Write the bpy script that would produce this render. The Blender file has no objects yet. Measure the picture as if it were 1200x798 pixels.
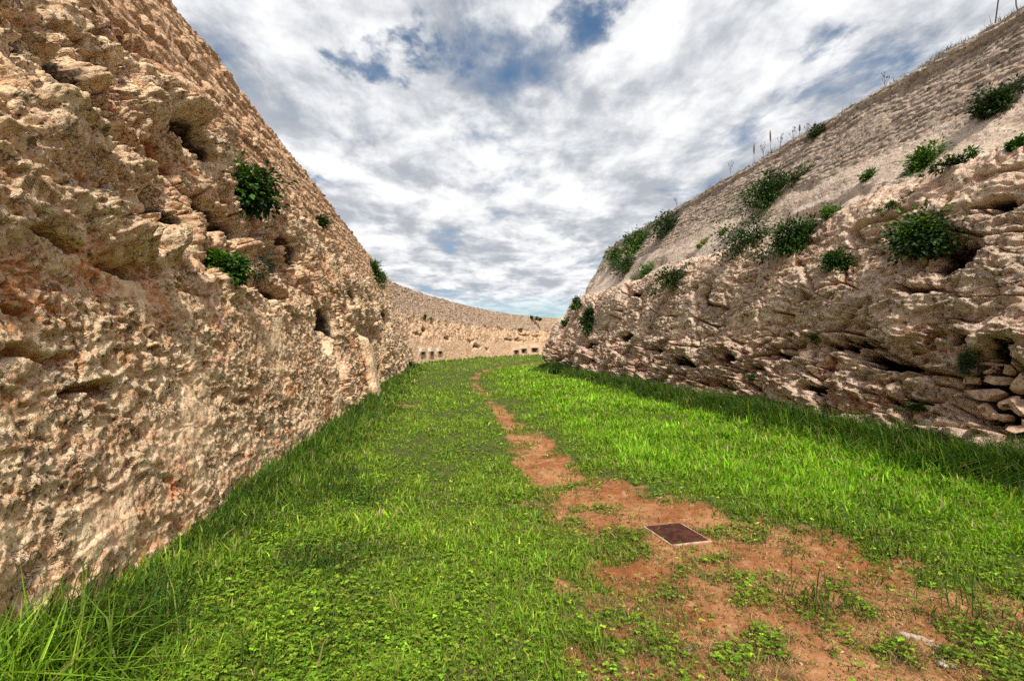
import bpy, bmesh, math, random
import numpy as np
from concurrent.futures import ThreadPoolExecutor
random.seed(7)
RNG = np.random.default_rng(7)
F32 = np.float32
scene = bpy.context.scene
COL = scene.collection
CAM = np.array([0.0, 0.0, 1.6])
PITCH = math.radians(0.57)
FPX = 600.0          # focal length in pixels of a 1200 px wide picture

# ------------------------------------------------------------------ noise
_perm = np.random.default_rng(3).permutation(256).astype(np.int32)
PERM = np.concatenate([_perm, _perm, _perm])
_g = np.random.default_rng(4).normal(size=(256, 3)); _g /= np.linalg.norm(_g, axis=1)[:, None]
GRAD = _g.astype(F32)
RND = np.random.default_rng(5).random((256, 6)).astype(F32)

def _par(fn, P):
    n = len(P)
    if n < 60000:
        return fn(P)
    k = max(4, n // 60000)
    parts = np.array_split(P, k)
    with ThreadPoolExecutor(4) as ex:
        res = list(ex.map(fn, parts))
    if isinstance(res[0], tuple):
        return tuple(np.concatenate([r[i] for r in res]) for i in range(len(res[0])))
    return np.concatenate(res)

def _perlin(P):
    P = np.asarray(P, F32)
    I = np.floor(P).astype(np.int32)
    f = P - I
    I &= 255
    u = f * f * f * (f * (f * 6 - 15) + 10)
    X0 = I[:, 0]; X1 = (X0 + 1) & 255; Y0 = I[:, 1]; Y1 = (Y0 + 1) & 255; Z0 = I[:, 2]; Z1 = (Z0 + 1) & 255
    fx, fy, fz = f[:, 0], f[:, 1], f[:, 2]
    def corner(X, Y, Z, dx, dy, dz):
        g = GRAD[PERM[PERM[PERM[X] + Y] + Z]]
        return g[:, 0] * (fx - dx) + g[:, 1] * (fy - dy) + g[:, 2] * (fz - dz)
    ux, uy, uz = u[:, 0], u[:, 1], u[:, 2]
    a = corner(X0, Y0, Z0, 0, 0, 0); b = corner(X1, Y0, Z0, 1, 0, 0); x00 = a + ux * (b - a)
    a = corner(X0, Y1, Z0, 0, 1, 0); b = corner(X1, Y1, Z0, 1, 1, 0); x10 = a + ux * (b - a)
    a = corner(X0, Y0, Z1, 0, 0, 1); b = corner(X1, Y0, Z1, 1, 0, 1); x01 = a + ux * (b - a)
    a = corner(X0, Y1, Z1, 0, 1, 1); b = corner(X1, Y1, Z1, 1, 1, 1); x11 = a + ux * (b - a)
    y0 = x00 + uy * (x10 - x00); y1 = x01 + uy * (x11 - x01)
    return (y0 + uz * (y1 - y0)) * F32(1.6)

def perlin(P):
    return _par(_perlin, P)

def fbm(P, octaves=4, gain=0.5, lac=2.03):
    P = np.asarray(P, F32); out = np.zeros(len(P), F32); a = 1.0
    for i in range(octaves):
        out += a * perlin(P + 17.3 * i); P = P * lac; a *= gain
    return out

def ridged(P, octaves=3):
    P = np.asarray(P, F32); out = np.zeros(len(P), F32); a = 1.0
    for i in range(octaves):
        out += a * (1 - 2 * np.abs(perlin(P + 9.1 * i))); P = P * 2.1; a *= 0.5
    return out

def _cells(P):
    """angular broken rock: random offset and tilt per Voronoi cell; returns facet height, edge distance, cell random"""
    P = np.asarray(P, F32)
    I = np.floor(P).astype(np.int32); f = P - I
    n = len(P)
    d1 = np.full(n, 9, F32); d2 = np.full(n, 9, F32); val = np.zeros(n, F32); rid = np.zeros(n, F32)
    for dx in (-1, 0, 1):
        for dy in (-1, 0, 1):
            for dz in (-1, 0, 1):
                h = PERM[PERM[PERM[(I[:, 0] + dx) & 255] + ((I[:, 1] + dy) & 255)] + ((I[:, 2] + dz) & 255)]
                R = RND[h]
                vx = dx + R[:, 0] * .9 - f[:, 0]; vy = dy + R[:, 1] * .9 - f[:, 1]; vz = dz + R[:, 2] * .9 - f[:, 2]
                d = vx * vx + vy * vy + vz * vz
                v = (R[:, 3] - .5) * 1.2 - ((R[:, 4] - .5) * vx + (R[:, 5] - .5) * vy + (R[:, 3] - .3) * vz) * 0.9
                m = d < d1
                d2 = np.where(m, d1, np.minimum(d2, d))
                d1 = np.where(m, d, d1); val = np.where(m, v, val); rid = np.where(m, R[:, 4], rid)
    return val, np.sqrt(d2) - np.sqrt(d1), rid

def cells(P):
    return _par(_cells, P)

def sstep(a, b, x):
    t = np.clip((x - a) / (b - a), 0, 1)
    return t * t * (3 - 2 * t)

def blob(A, B, a0, b0, wa, wb, amt, sharp=1.0):
    d = ((A - a0) / wa) ** 2 + ((B - b0) / wb) ** 2
    return amt * np.exp(-d ** sharp)

def masonry(U, T, course, length, seed=0, wob=1.0):
    """worn rubble in wavering rows; returns stone height 0..1, random per stone"""
    P = np.stack([U * 0.9, T * 0.9, np.full_like(U, seed + .5)], 1)
    T2 = T + wob * (0.16 * perlin(P * 0.6) + 0.05 * perlin(P * 3.1) + 0.022 * perlin(P * 9))
    row = np.floor(T2 / course).astype(np.int32)
    ft = T2 / course - row
    rr = RND[PERM[(row + 31 * seed) & 255]]
    L = length * (0.6 + 1.1 * rr[:, 0])
    U2 = (U + wob * (0.06 * perlin(P * 5 + 5) + .02 * perlin(P * 14))) / L + rr[:, 1] * 9 + 0.6 * perlin(np.stack([U / L * .6, row * 3.7, np.zeros_like(U)], 1))
    c = np.floor(U2).astype(np.int32); fu = U2 - c
    R = RND[PERM[PERM[c & 255] + (row & 255)]]
    eu = np.minimum(fu, 1 - fu) * L; et = np.minimum(ft, 1 - ft) * course
    e = np.minimum(eu, et * (1.3 - .6 * R[:, 5]))
    h = sstep(0.0, 0.05 * course / .16, e) * (0.25 + 0.75 * R[:, 2])
    wear = sstep(-.75, .0, fbm(P * 1.1 + 12, 3))           # where the mortar face survives the joints vanish
    return h * wear + .5 * (1 - wear), R[:, 3]

# ------------------------------------------------------------------ mesh helpers
def tag(o, label=None, cat=None, group=None, kind=None):
    if label: o['label'] = label
    if cat: o['category'] = cat
    if group: o['group'] = group
    if kind: o['kind'] = kind
    return o

def empty(name, loc=(0, 0, 0), rz=0):
    o = bpy.data.objects.new(name, None); COL.objects.link(o)
    o.location = loc; o.rotation_euler = (0, 0, rz); o.empty_display_size = 0.2
    return o

def mesh_np(name, V, loops, sizes, mat, parent=None, attrs=None, smooth=True, colors=None):
    V = np.asarray(V, F32); loops = np.asarray(loops, np.int32).ravel(); sizes = np.asarray(sizes, np.int32)
    me = bpy.data.meshes.new(name)
    me.vertices.add(len(V)); me.vertices.foreach_set('co', V.ravel())
    me.loops.add(len(loops)); me.loops.foreach_set('vertex_index', loops)
    me.polygons.add(len(sizes))
    starts = np.concatenate([[0], np.cumsum(sizes)[:-1]]).astype(np.int32)
    me.polygons.foreach_set('loop_start', starts)
    me.polygons.foreach_set('loop_total', sizes)
    me.polygons.foreach_set('use_smooth', np.full(len(sizes), smooth, bool))
    for k, a in (attrs or {}).items():
        at = me.attributes.new(k, 'FLOAT', 'POINT'); at.data.foreach_set('value', np.asarray(a, F32).ravel())
    if colors is not None:
        at = me.attributes.new('tint', 'FLOAT_COLOR', 'POINT')
        c4 = np.ones((len(V), 4), F32); c4[:, :3] = colors
        at.data.foreach_set('color', c4.ravel())
    me.update(calc_edges=True); me.validate()
    me.materials.append(mat)
    o = bpy.data.objects.new(name, me); COL.objects.link(o)
    if parent is not None: o.parent = parent
    return o

def grid_faces(nr, nc, flip=False):
    r = np.arange(nr - 1)[:, None]; c = np.arange(nc - 1)[None, :]
    a = r * nc + c
    q = np.stack([a, a + 1, a + nc + 1, a + nc], -1).reshape(-1, 4)
    return q[:, ::-1] if flip else q

def tube_np(pts, radii, sides=6):
    """a tapered tube along pts: verts, quads"""
    pts = np.asarray(pts, float); n = len(pts)
    tan = np.gradient(pts, axis=0); tan /= np.linalg.norm(tan, axis=1)[:, None] + 1e-9
    ref = np.array([0.31, 0.87, 0.38])
    A = np.cross(tan, ref); A /= np.linalg.norm(A, axis=1)[:, None] + 1e-9
    B = np.cross(tan, A)
    ang = np.linspace(0, 2 * math.pi, sides, endpoint=False)
    V = pts[:, None, :] + np.asarray(radii)[:, None, None] * (np.cos(ang)[None, :, None] * A[:, None, :] + np.sin(ang)[None, :, None] * B[:, None, :])
    Q = []
    for i in range(n - 1):
        for k in range(sides):
            Q.append((i * sides + k, i * sides + (k + 1) % sides, (i + 1) * sides + (k + 1) % sides, (i + 1) * sides + k))
    return V.reshape(-1, 3), np.array(Q, np.int32)

def tubes(name, paths, mat, parent=None, sides=6):
    Vs, Qs, n = [], [], 0
    for pts, rad in paths:
        v, q = tube_np(pts, rad, sides)
        Vs.append(v); Qs.append(q + n); n += len(v)
    V = np.concatenate(Vs); Q = np.concatenate(Qs)
    return mesh_np(name, V, Q, np.full(len(Q), 4), mat, parent)

# ------------------------------------------------------------------ materials
class NT:
    def __init__(self, name, world=None):
        if world is None:
            self.m = bpy.data.materials.new(name); self.m.use_nodes = True; self.t = self.m.node_tree
        else:
            self.t = world.node_tree
        self.t.nodes.clear()
    def n(self, typ, ins=None, **kw):
        nd = self.t.nodes.new(typ)
        for k, v in kw.items(): setattr(nd, k, v)
        for k, v in (ins or {}).items():
            if isinstance(v, bpy.types.NodeSocket): self.t.links.new(v, nd.inputs[k])
            else: nd.inputs[k].default_value = v
        return nd
    def math(self, op, a, b=0.0, c=0.0, clamp=False):
        nd = self.n('ShaderNodeMath', {0: a, 1: b, 2: c}, operation=op, use_clamp=clamp); return nd.outputs[0]
    def mix(self, f, a, b, blend='MIX'):
        nd = self.n('ShaderNodeMix', data_type='RGBA', blend_type=blend)
        for s, v in ((0, f), (6, a), (7, b)):
            if isinstance(v, bpy.types.NodeSocket): self.t.links.new(v, nd.inputs[s])
            else: nd.inputs[s].default_value = v if s == 0 else (tuple(v) + (1,) if len(v) == 3 else v)
        return nd.outputs[2]
    def rng(self, x, a, b, c=0.0, d=1.0, smooth=True):
        nd = self.n('ShaderNodeMapRange', {0: x, 1: a, 2: b, 3: c, 4: d}, interpolation_type='SMOOTHSTEP' if smooth else 'LINEAR'); return nd.outputs[0]
    def noise(self, vec, scale, detail=4, rough=0.5, dist=0.0):
        nd = self.n('ShaderNodeTexNoise', {'Vector': vec, 'Scale': scale, 'Detail': detail, 'Roughness': rough, 'Distortion': dist}); return nd.outputs[0]
    def attr(self, name, out='Fac'):
        nd = self.n('ShaderNodeAttribute'); nd.attribute_name = name; return nd.outputs[out]
    def pos(self):
        return self.n('ShaderNodeNewGeometry').outputs['Position']
    def scale_vec(self, v, s):
        return self.n('ShaderNodeVectorMath', {0: v, 1: s}, operation='MULTIPLY').outputs[0]
    def out(self, shader):
        o = self.n('ShaderNodeOutputMaterial'); self.t.links.new(shader, o.inputs[0]); return self.m

def rock_material(name, pale, mid, dark, earth, grey, earth_amt=0.5, grey_amt=0.5, pits=1.0, clast=1.0, bdist=.07, stain=.2, hol_amt=.85, pink=(.74, .47, .33), brown=(.60, .29, .13), grit=1.0):
    k = NT(name); P = k.pos()
    cav = k.attr('cav'); cell = k.attr('cell'); red_hole = k.attr('red'); red = k.math('MAXIMUM', red_hole, 0.0); smo = k.attr('smo')
    big = k.noise(P, 0.55, 5, .6, .4)
    med = k.noise(P, 2.6, 6, .62, .6)
    fin = k.noise(P, 16, 6, .68)
    vfin = k.noise(P, 60, 4, .7)
    strat = k.noise(k.scale_vec(P, (1.3, 1.3, 5.0)), 1.7, 5, .6, .5)
    c = k.mix(k.rng(strat, .35, .65), mid, pale)
    c = k.mix(k.math('MULTIPLY', k.rng(cell, .25, .8), .55), c, k.mix(.5, mid, dark))
    c = k.mix(k.rng(k.math('ADD', med, k.math('MULTIPLY', k.math('SUBTRACT', big, .5), .6)), .56, .70, 0, grey_amt), c, grey)
    # broad beds: pinkish and cream zones
    z1 = k.noise(k.scale_vec(P, (1, 1, 1.6)), .75, 5, .6, .5)
    c = k.mix(k.rng(z1, .52, .64, 0, .7), c, pink)
    c = k.mix(k.rng(z1, .46, .36, 0, .75), c, k.mix(.7, mid, pale))
    c = k.mix(k.math('MULTIPLY', smo, .55), c, k.mix(k.rng(med, .4, .6), pink, pale))
    # iron-red earth in the hollows and in streaks
    em = k.math('ADD', k.rng(k.noise(P, 1.3, 6, .65, .8), .52, .68, 0, earth_amt), k.math('MULTIPLY', red, k.rng(med, .3, .55)), clamp=True)
    c = k.mix(em, c, k.mix(k.rng(fin, .35, .65), earth, k.mix(.5, earth, mid)))
    hol = k.rng(cav, -0.006, -0.06, 0, hol_amt * .85)  # earth in the crevices, with their shade painted in as well
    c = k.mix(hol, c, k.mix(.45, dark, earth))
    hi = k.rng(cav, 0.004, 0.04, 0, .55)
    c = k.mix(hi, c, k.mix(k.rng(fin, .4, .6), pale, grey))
    c = k.mix(k.rng(k.noise(P, .9, 7, .68, .6), .53, .66, 0, stain), c, k.mix(.45, dark, grey))
    pv_ = k.n('ShaderNodeTexVoronoi', {'Vector': P, 'Scale': 6.5, 'Randomness': 1.0}, feature='F1').outputs[0]
    big_pit = k.math('MULTIPLY', k.rng(k.math('ADD', pv_, k.math('MULTIPLY', k.math('SUBTRACT', fin, .5), .5)), .26, .10), k.rng(med, .45, .58))
    c = k.mix(k.math('MULTIPLY', big_pit, .8), c, dark)
    # cream stone against brown matrix, at hand size and fist size
    cm = k.noise(P, 5.5, 6, .66, .5); cm2 = k.noise(P, 13, 5, .68, .4)
    c = k.mix(k.math('MULTIPLY', k.rng(cm, .48, .41), .42 * grit), c, brown)
    c = k.mix(k.math('MULTIPLY', k.rng(cm, .52, .58), .70 * grit), c, pale)
    c = k.mix(k.math('MULTIPLY', k.rng(cm2, .45, .38), .50 * grit), c, k.mix(.5, brown, dark))
    c = k.mix(k.math('MULTIPLY', k.rng(cm2, .54, .62), .60 * grit), c, k.mix(.5, pale, grey))
    # clasts set in the matrix
    wv = k.n('ShaderNodeVectorMath', {0: P, 1: k.n('ShaderNodeVectorMath', {0: k.n('ShaderNodeTexNoise', {'Vector': P, 'Scale': 7.0, 'Detail': 3.0}).outputs[1], 1: (.28, .28, .28)}, operation='MULTIPLY').outputs[0]}, operation='ADD').outputs[0]
    wv = k.scale_vec(wv, (1, 1, 1.5))
    va = k.n('ShaderNodeTexVoronoi', {'Vector': wv, 'Scale': 13.0}, feature='F1'); ve = k.n('ShaderNodeTexVoronoi', {'Vector': wv, 'Scale': 13.0}, feature='DISTANCE_TO_EDGE')
    rv = k.n('ShaderNodeSeparateColor', {0: va.outputs[1]})
    c = k.mix(k.rng(rv.outputs[0], .62, .9, 0, .65 * clast), c, k.mix(k.rng(fin, .4, .6), pale, grey))
    c = k.mix(k.rng(rv.outputs[1], .7, .95, 0, .5 * clast), c, k.mix(.45, dark, mid))
    crev = k.math('MULTIPLY', k.rng(ve.outputs[0], .10, .0), k.rng(k.noise(P, 5.0, 4, .6), .50, .64))
    c = k.mix(k.math('MULTIPLY', crev, .6 * clast), c, dark)
    # grain
    c = k.mix(k.rng(fin, .45, .30, 0, .80), c, dark)
    c = k.mix(k.rng(fin, .54, .70, 0, .45), c, k.mix(.35, pale, grey))
    c = k.mix(k.rng(vfin, .46, .28, 0, .6), c, dark)
    vor = k.n('ShaderNodeTexVoronoi', {'Vector': P, 'Scale': 22.0, 'Randomness': 1.0}, feature='F1').outputs[0]
    pit = k.math('MULTIPLY', k.rng(vor, .30, .12), k.rng(med, .46, .6))
    c = k.mix(k.math('MULTIPLY', pit, .7 * pits), c, dark)
    c = k.mix(k.math('MULTIPLY', k.rng(red_hole, -.12, -.26), k.rng(fin, .75, .45, .55, .95)), c, (.024, .011, .006))  # insides of the carved holes blackened in colour to stand for shade
    c = k.mix(k.rng(cav, -.10, -.26, 0, .9), c, (.022, .012, .007))      # cave shade painted near-black into the deep hollows
    h = k.math('ADD', k.math('MULTIPLY', fin, .6), k.math('MULTIPLY', vfin, .18))
    h = k.math('ADD', h, k.math('MULTIPLY', k.noise(P, 6, 5, .6, .3), .8))
    h = k.math('SUBTRACT', h, k.math('MULTIPLY', pit, .35 * pits))
    h = k.math('SUBTRACT', h, k.math('MULTIPLY', crev, .45 * clast))
    h = k.math('SUBTRACT', h, k.math('MULTIPLY', big_pit, .6))
    h = k.math('ADD', h, k.math('MULTIPLY', rv.outputs[0], .22 * clast))
    b = k.n('ShaderNodeBump', {'Strength': k.math('SUBTRACT', 1.0, k.math('MULTIPLY', smo, .6)), 'Distance': bdist, 'Height': h})
    s = k.n('ShaderNodeBsdfPrincipled', {'Base Color': c, 'Roughness': .92, 'Normal': b.outputs[0]})
    s.inputs['Specular IOR Level'].default_value = .15
    return k.out(s.outputs[0])

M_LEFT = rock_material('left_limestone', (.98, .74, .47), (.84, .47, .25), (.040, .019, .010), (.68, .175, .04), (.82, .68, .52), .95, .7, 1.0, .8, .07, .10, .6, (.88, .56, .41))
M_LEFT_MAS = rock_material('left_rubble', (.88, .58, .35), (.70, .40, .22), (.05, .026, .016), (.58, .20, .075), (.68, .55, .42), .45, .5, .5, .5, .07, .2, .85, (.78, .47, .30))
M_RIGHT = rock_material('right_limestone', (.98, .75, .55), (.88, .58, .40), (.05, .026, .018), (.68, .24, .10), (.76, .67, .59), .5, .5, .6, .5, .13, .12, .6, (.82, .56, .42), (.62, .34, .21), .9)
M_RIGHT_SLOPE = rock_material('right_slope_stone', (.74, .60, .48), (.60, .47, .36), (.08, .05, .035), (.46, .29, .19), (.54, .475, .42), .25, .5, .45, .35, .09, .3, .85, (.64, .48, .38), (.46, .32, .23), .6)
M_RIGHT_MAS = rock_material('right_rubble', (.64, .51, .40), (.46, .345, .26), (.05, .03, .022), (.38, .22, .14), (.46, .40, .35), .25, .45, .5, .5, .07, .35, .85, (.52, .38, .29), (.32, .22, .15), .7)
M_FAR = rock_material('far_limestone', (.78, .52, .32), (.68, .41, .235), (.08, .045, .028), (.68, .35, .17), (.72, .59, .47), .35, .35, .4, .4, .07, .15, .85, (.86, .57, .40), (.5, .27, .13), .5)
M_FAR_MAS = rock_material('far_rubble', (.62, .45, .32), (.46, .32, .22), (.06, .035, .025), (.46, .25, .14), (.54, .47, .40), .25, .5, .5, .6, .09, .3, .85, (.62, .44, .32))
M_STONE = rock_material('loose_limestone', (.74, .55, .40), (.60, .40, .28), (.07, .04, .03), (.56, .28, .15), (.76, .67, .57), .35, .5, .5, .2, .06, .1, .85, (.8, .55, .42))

def leaf_material(name, trans=.35, rough=.5):
    k = NT(name); col = k.attr('tint', 'Color')
    p = k.n('ShaderNodeBsdfPrincipled', {'Base Color': col, 'Roughness': rough}); p.inputs['Specular IOR Level'].default_value = .25
    t = k.n('ShaderNodeBsdfTranslucent', {'Color': k.mix(1.0, col, (1.05, 1.2, .42), 'MULTIPLY')})
    m = k.n('ShaderNodeMixShader', {0: trans}); k.t.links.new(p.outputs[0], m.inputs[1]); k.t.links.new(t.outputs[0], m.inputs[2])
    return k.out(m.outputs[0])

M_LEAF = leaf_material('leaf', .25)
M_GRASS = leaf_material('grass_blade', .4, .55)

def plain(name, col, col2=None, scale=20, rough=.8, bump=.0, metal=0.0):
    k = NT(name); P = k.n('ShaderNodeTexCoord').outputs['Object']
    nz = k.noise(P, scale, 6, .65)
    c = k.mix(k.rng(nz, .3, .7), col, col2 or tuple(x * .7 for x in col))
    b = k.n('ShaderNodeBump', {'Strength': .8, 'Distance': bump, 'Height': nz})
    s = k.n('ShaderNodeBsdfPrincipled', {'Base Color': c, 'Roughness': rough, 'Metallic': metal})
    if bump: k.t.links.new(b.outputs[0], s.inputs['Normal'])
    return k.out(s.outputs[0])

M_BARK = plain('shrub_bark', (.09, .06, .04), (.16, .12, .08), 30, .9, .004)
M_DRYSTEM = plain('dry_stem', (.07, .05, .035), (.14, .10, .07), 30, .9)
M_WIRE = plain('black_wire', (.02, .02, .022), (.04, .035, .03), 60, .6)
M_CONC = plain('pale_concrete', (.58, .45, .33), (.34, .20, .12), 14, .9, .01)
M_YELLOW = plain('yellow_petal', (.8, .55, .02), (.85, .62, .05), 30, .6)

def rust():
    k = NT('rusted_iron'); P = k.n('ShaderNodeTexCoord').outputs['Object']
    a = k.noise(P, 14, 6, .7); b_ = k.noise(P, 90, 4, .7)
    c = k.mix(k.rng(a, .35, .65), (.040, .015, .012), (.105, .040, .027))
    c = k.mix(k.rng(b_, .57, .7, 0, .6), c, (.20, .09, .055))
    c = k.mix(k.rng(b_, .42, .3, 0, .8), c, (.02, .01, .01))
    bp = k.n('ShaderNodeBump', {'Strength': .7, 'Distance': .006, 'Height': b_})
    s = k.n('ShaderNodeBsdfPrincipled', {'Base Color': c, 'Roughness': .9, 'Normal': bp.outputs[0]}); s.inputs['Specular IOR Level'].default_value = .08
    return k.out(s.outputs[0])
M_RUST = rust()

# ------------------------------------------------------------------ the layout of the ditch
def lx_base(y):      # foot of the left and far wall
    return np.interp(y, [-14, 36, 39.5, 44, 52, 66, 80, 90, 97, 100], [-.04, -7.12, -7.6, -7.5, -6.35, -3.55, .75, 6.2, 14, 26])
def rx_base(y):      # foot of the right bank (up to its corner)
    return np.interp(y, [-14, 31, 33.5, 35.2, 36.2, 37.2], [8.83, 2.46, 2.35, 3.2, 5, 12])
PATH_Y = [-6, 1.5, 2.4, 3.1, 3.9, 4.46, 4.9, 5.8, 7, 8.3, 11.3, 16, 22, 29, 36, 42, 50, 60, 75]
PATH_C = [2.9, 2.3, 2.3, 2.1, 1.65, 1.34, 1.12, .82, .52, .34, -.10, -.75, -1.6, -2.0, -1.5, .2, 3.2, 8, 16]
PATH_W = [1.5, 1.5, 1.48, 1.35, 1.08, .94, .80, .58, .42, .34, .27, .22, .23, .3, .45, .6, .8, .9, 1.2]
MANHOLE = (1.43, 4.48)
def path_mask(x, y):
    P = np.stack([x, y, np.zeros_like(x)], 1)
    d = np.abs(x - np.interp(y, PATH_Y, PATH_C)) / np.interp(y, PATH_Y, PATH_W)
    nz = .42 * fbm(P * 1.3, 4) + .26 * perlin(P * 5) + .16 * perlin(P * 11)
    far = sstep(8, 15, y)
    nz = nz * (1 + 1.1 * far) + .30 * far
    m = sstep(1.45, .60, d + nz) * (1 - .35 * far)
    m *= 1 - .5 * sstep(4.8, 6.5, y) * sstep(-.05, .3, fbm(P * np.array([1.5, .8, 1], F32) + 55, 3))
    # small bare scrape by the left wall
    d2 = ((x + 3.0) / .5) ** 2 + ((y - 13.9) / .35) ** 2
    return np.maximum(m, .8 * sstep(1.3, .5, d2 + .8 * nz))

def tuft_noise(x, y):
    P = np.stack([x, y, np.full_like(x, 3.3)], 1)
    return fbm(P * 2.3, 3)

def ground_z(x, y):
    P = np.stack([x, y, np.full_like(x, 7.7)], 1)
    z = .07 * perlin(P * .35) + .035 * perlin(P * 1.3)
    d = np.abs(x - np.interp(y, PATH_Y, PATH_C)) / np.interp(y, PATH_Y, PATH_W)
    z = z - .05 * sstep(1.4, .5, d)
    mh = sstep(.75, .38, np.hypot(x - MANHOLE[0], y - MANHOLE[1]))
    return z * (1 - mh) + mh * (-.045)

# ------------------------------------------------------------------ walls
def resample_path(pts, spacing):
    pts = np.asarray(pts, float)
    for _ in range(4):                                   # corner cutting
        q = np.empty((2 * len(pts) - 2 + 2, 2)); q[0] = pts[0]; q[-1] = pts[-1]
        q[1:-1:2] = pts[:-1] * .75 + pts[1:] * .25
        q[2:-1:2] = pts[:-1] * .25 + pts[1:] * .75
        pts = q
    seg = np.linalg.norm(np.diff(pts, axis=0), axis=1); s = np.concatenate([[0], np.cumsum(seg)])
    keep = np.concatenate([[True], seg > 1e-9]); pts = pts[keep]; s = s[keep]
    out = [0.0]
    while out[-1] < s[-1]:
        x, y = np.interp(out[-1], s, pts[:, 0]), np.interp(out[-1], s, pts[:, 1])
        out.append(out[-1] + spacing(x, y))
    u = np.array(out[:-1])
    X = np.interp(u, s, pts[:, 0]); Y = np.interp(u, s, pts[:, 1])
    e = .25
    T = np.stack([np.interp(u + e, s, pts[:, 0]) - np.interp(u - e, s, pts[:, 0]), np.interp(u + e, s, pts[:, 1]) - np.interp(u - e, s, pts[:, 1])], 1)
    T /= np.linalg.norm(T, axis=1)[:, None]
    return u, X, Y, T

def profile_rows(prof, dt):
    prof = np.asarray(prof, float)
    for _ in range(2):
        q = np.empty((2 * len(prof), 2)); q[0] = prof[0]; q[-1] = prof[-1]
        q[1:-1:2] = prof[:-1] * .75 + prof[1:] * .25; q[2:-1:2] = prof[:-1] * .25 + prof[1:] * .75
        prof = q
    seg = np.linalg.norm(np.diff(prof, axis=0), axis=1); s = np.concatenate([[0], np.cumsum(seg)])
    t = np.linspace(0, s[-1], int(s[-1] / dt))
    z = np.interp(t, s, prof[:, 0]); off = np.interp(t, s, prof[:, 1])
    return t, z, off

def blur(A, n):
    for ax in (0, 1):
        pad = [(n + 1, n) if i == ax else (0, 0) for i in range(2)]
        C = np.cumsum(np.pad(A, pad, mode='edge').astype(np.float64), axis=ax)
        if ax == 0: A = (C[2 * n + 1:] - C[:-2 * n - 1]) / (2 * n + 1)
        else: A = (C[:, 2 * n + 1:] - C[:, :-2 * n - 1]) / (2 * n + 1)
    return A

WALL_PTS = {}
def build_wall(key, path, side, prof, spacing, dt, disp, zsplit, names, mats, parent, cavn=6):
    """side +1: the ditch lies to the right of the path's direction (left wall); -1: to its left (right bank)"""
    u, X, Y, T = resample_path(path, spacing)
    N = np.stack([T[:, 1], -T[:, 0]], 1) * side
    t, z, off = profile_rows(prof, dt)
    nr, nc = len(t), len(u)
    dz = np.gradient(z, t); do = np.gradient(off, t)
    k = 9; ker = np.ones(k) / k
    dz = np.convolve(np.pad(dz, k // 2, mode='edge'), ker, 'valid'); do = np.convolve(np.pad(do, k // 2, mode='edge'), ker, 'valid')
    ln = np.hypot(dz, do); dz /= ln; do /= ln
    B = np.empty((nr, nc, 3)); B[..., 0] = X[None] - N[None, :, 0] * off[:, None]; B[..., 1] = Y[None] - N[None, :, 1] * off[:, None]; B[..., 2] = z[:, None]
    Nn = np.empty((nr, nc, 3)); Nn[..., 0] = N[None, :, 0] * dz[:, None]; Nn[..., 1] = N[None, :, 1] * dz[:, None]; Nn[..., 2] = do[:, None]
    U2 = np.broadcast_to(u[None], (nr, nc)).ravel(); T2 = np.broadcast_to(t[:, None], (nr, nc)).ravel()
    P = B.reshape(-1, 3)
    D, cell, red, side_v, smo = disp(P.astype(F32), U2.astype(F32), T2.astype(F32))
    D = D.reshape(nr, nc)
    V = B + Nn * D[..., None]
    if side_v is not None:                                # sideways folds so that ledges can overhang
        su, sz = side_v
        V[..., 0] += T[None, :, 0] * su.reshape(nr, nc); V[..., 1] += T[None, :, 1] * su.reshape(nr, nc)
        V[..., 2] += sz.reshape(nr, nc)
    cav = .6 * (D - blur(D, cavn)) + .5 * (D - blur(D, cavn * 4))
    cell = cell.reshape(nr, nc); red = red.reshape(nr, nc)
    objs = []
    rows = [0] + [int(np.searchsorted(z, q)) for q in zsplit] + [nr - 1]
    for i in range(len(rows) - 1):
        a, b = rows[i], rows[i + 1] + 1
        Vp = V[a:b].reshape(-1, 3)
        Q = grid_faces(b - a, nc, flip=(side < 0))
        objs.append(mesh_np(names[i], Vp, Q, np.full(len(Q), 4), mats[i], parent,
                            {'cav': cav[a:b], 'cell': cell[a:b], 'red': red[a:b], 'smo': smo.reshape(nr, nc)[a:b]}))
    WALL_PTS[key] = (V.reshape(-1, 3).copy(), Nn.reshape(-1, 3).copy())
    return V, Nn, u, T, N

def folds(P, amp_u, amp_z, fade=1.0):
    return (amp_u * fade * fbm(P * 1.9 + 40, 3), amp_z * fade * fbm(P * np.array([1.5, 1.5, 2.6], F32) + 80, 3))

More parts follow.
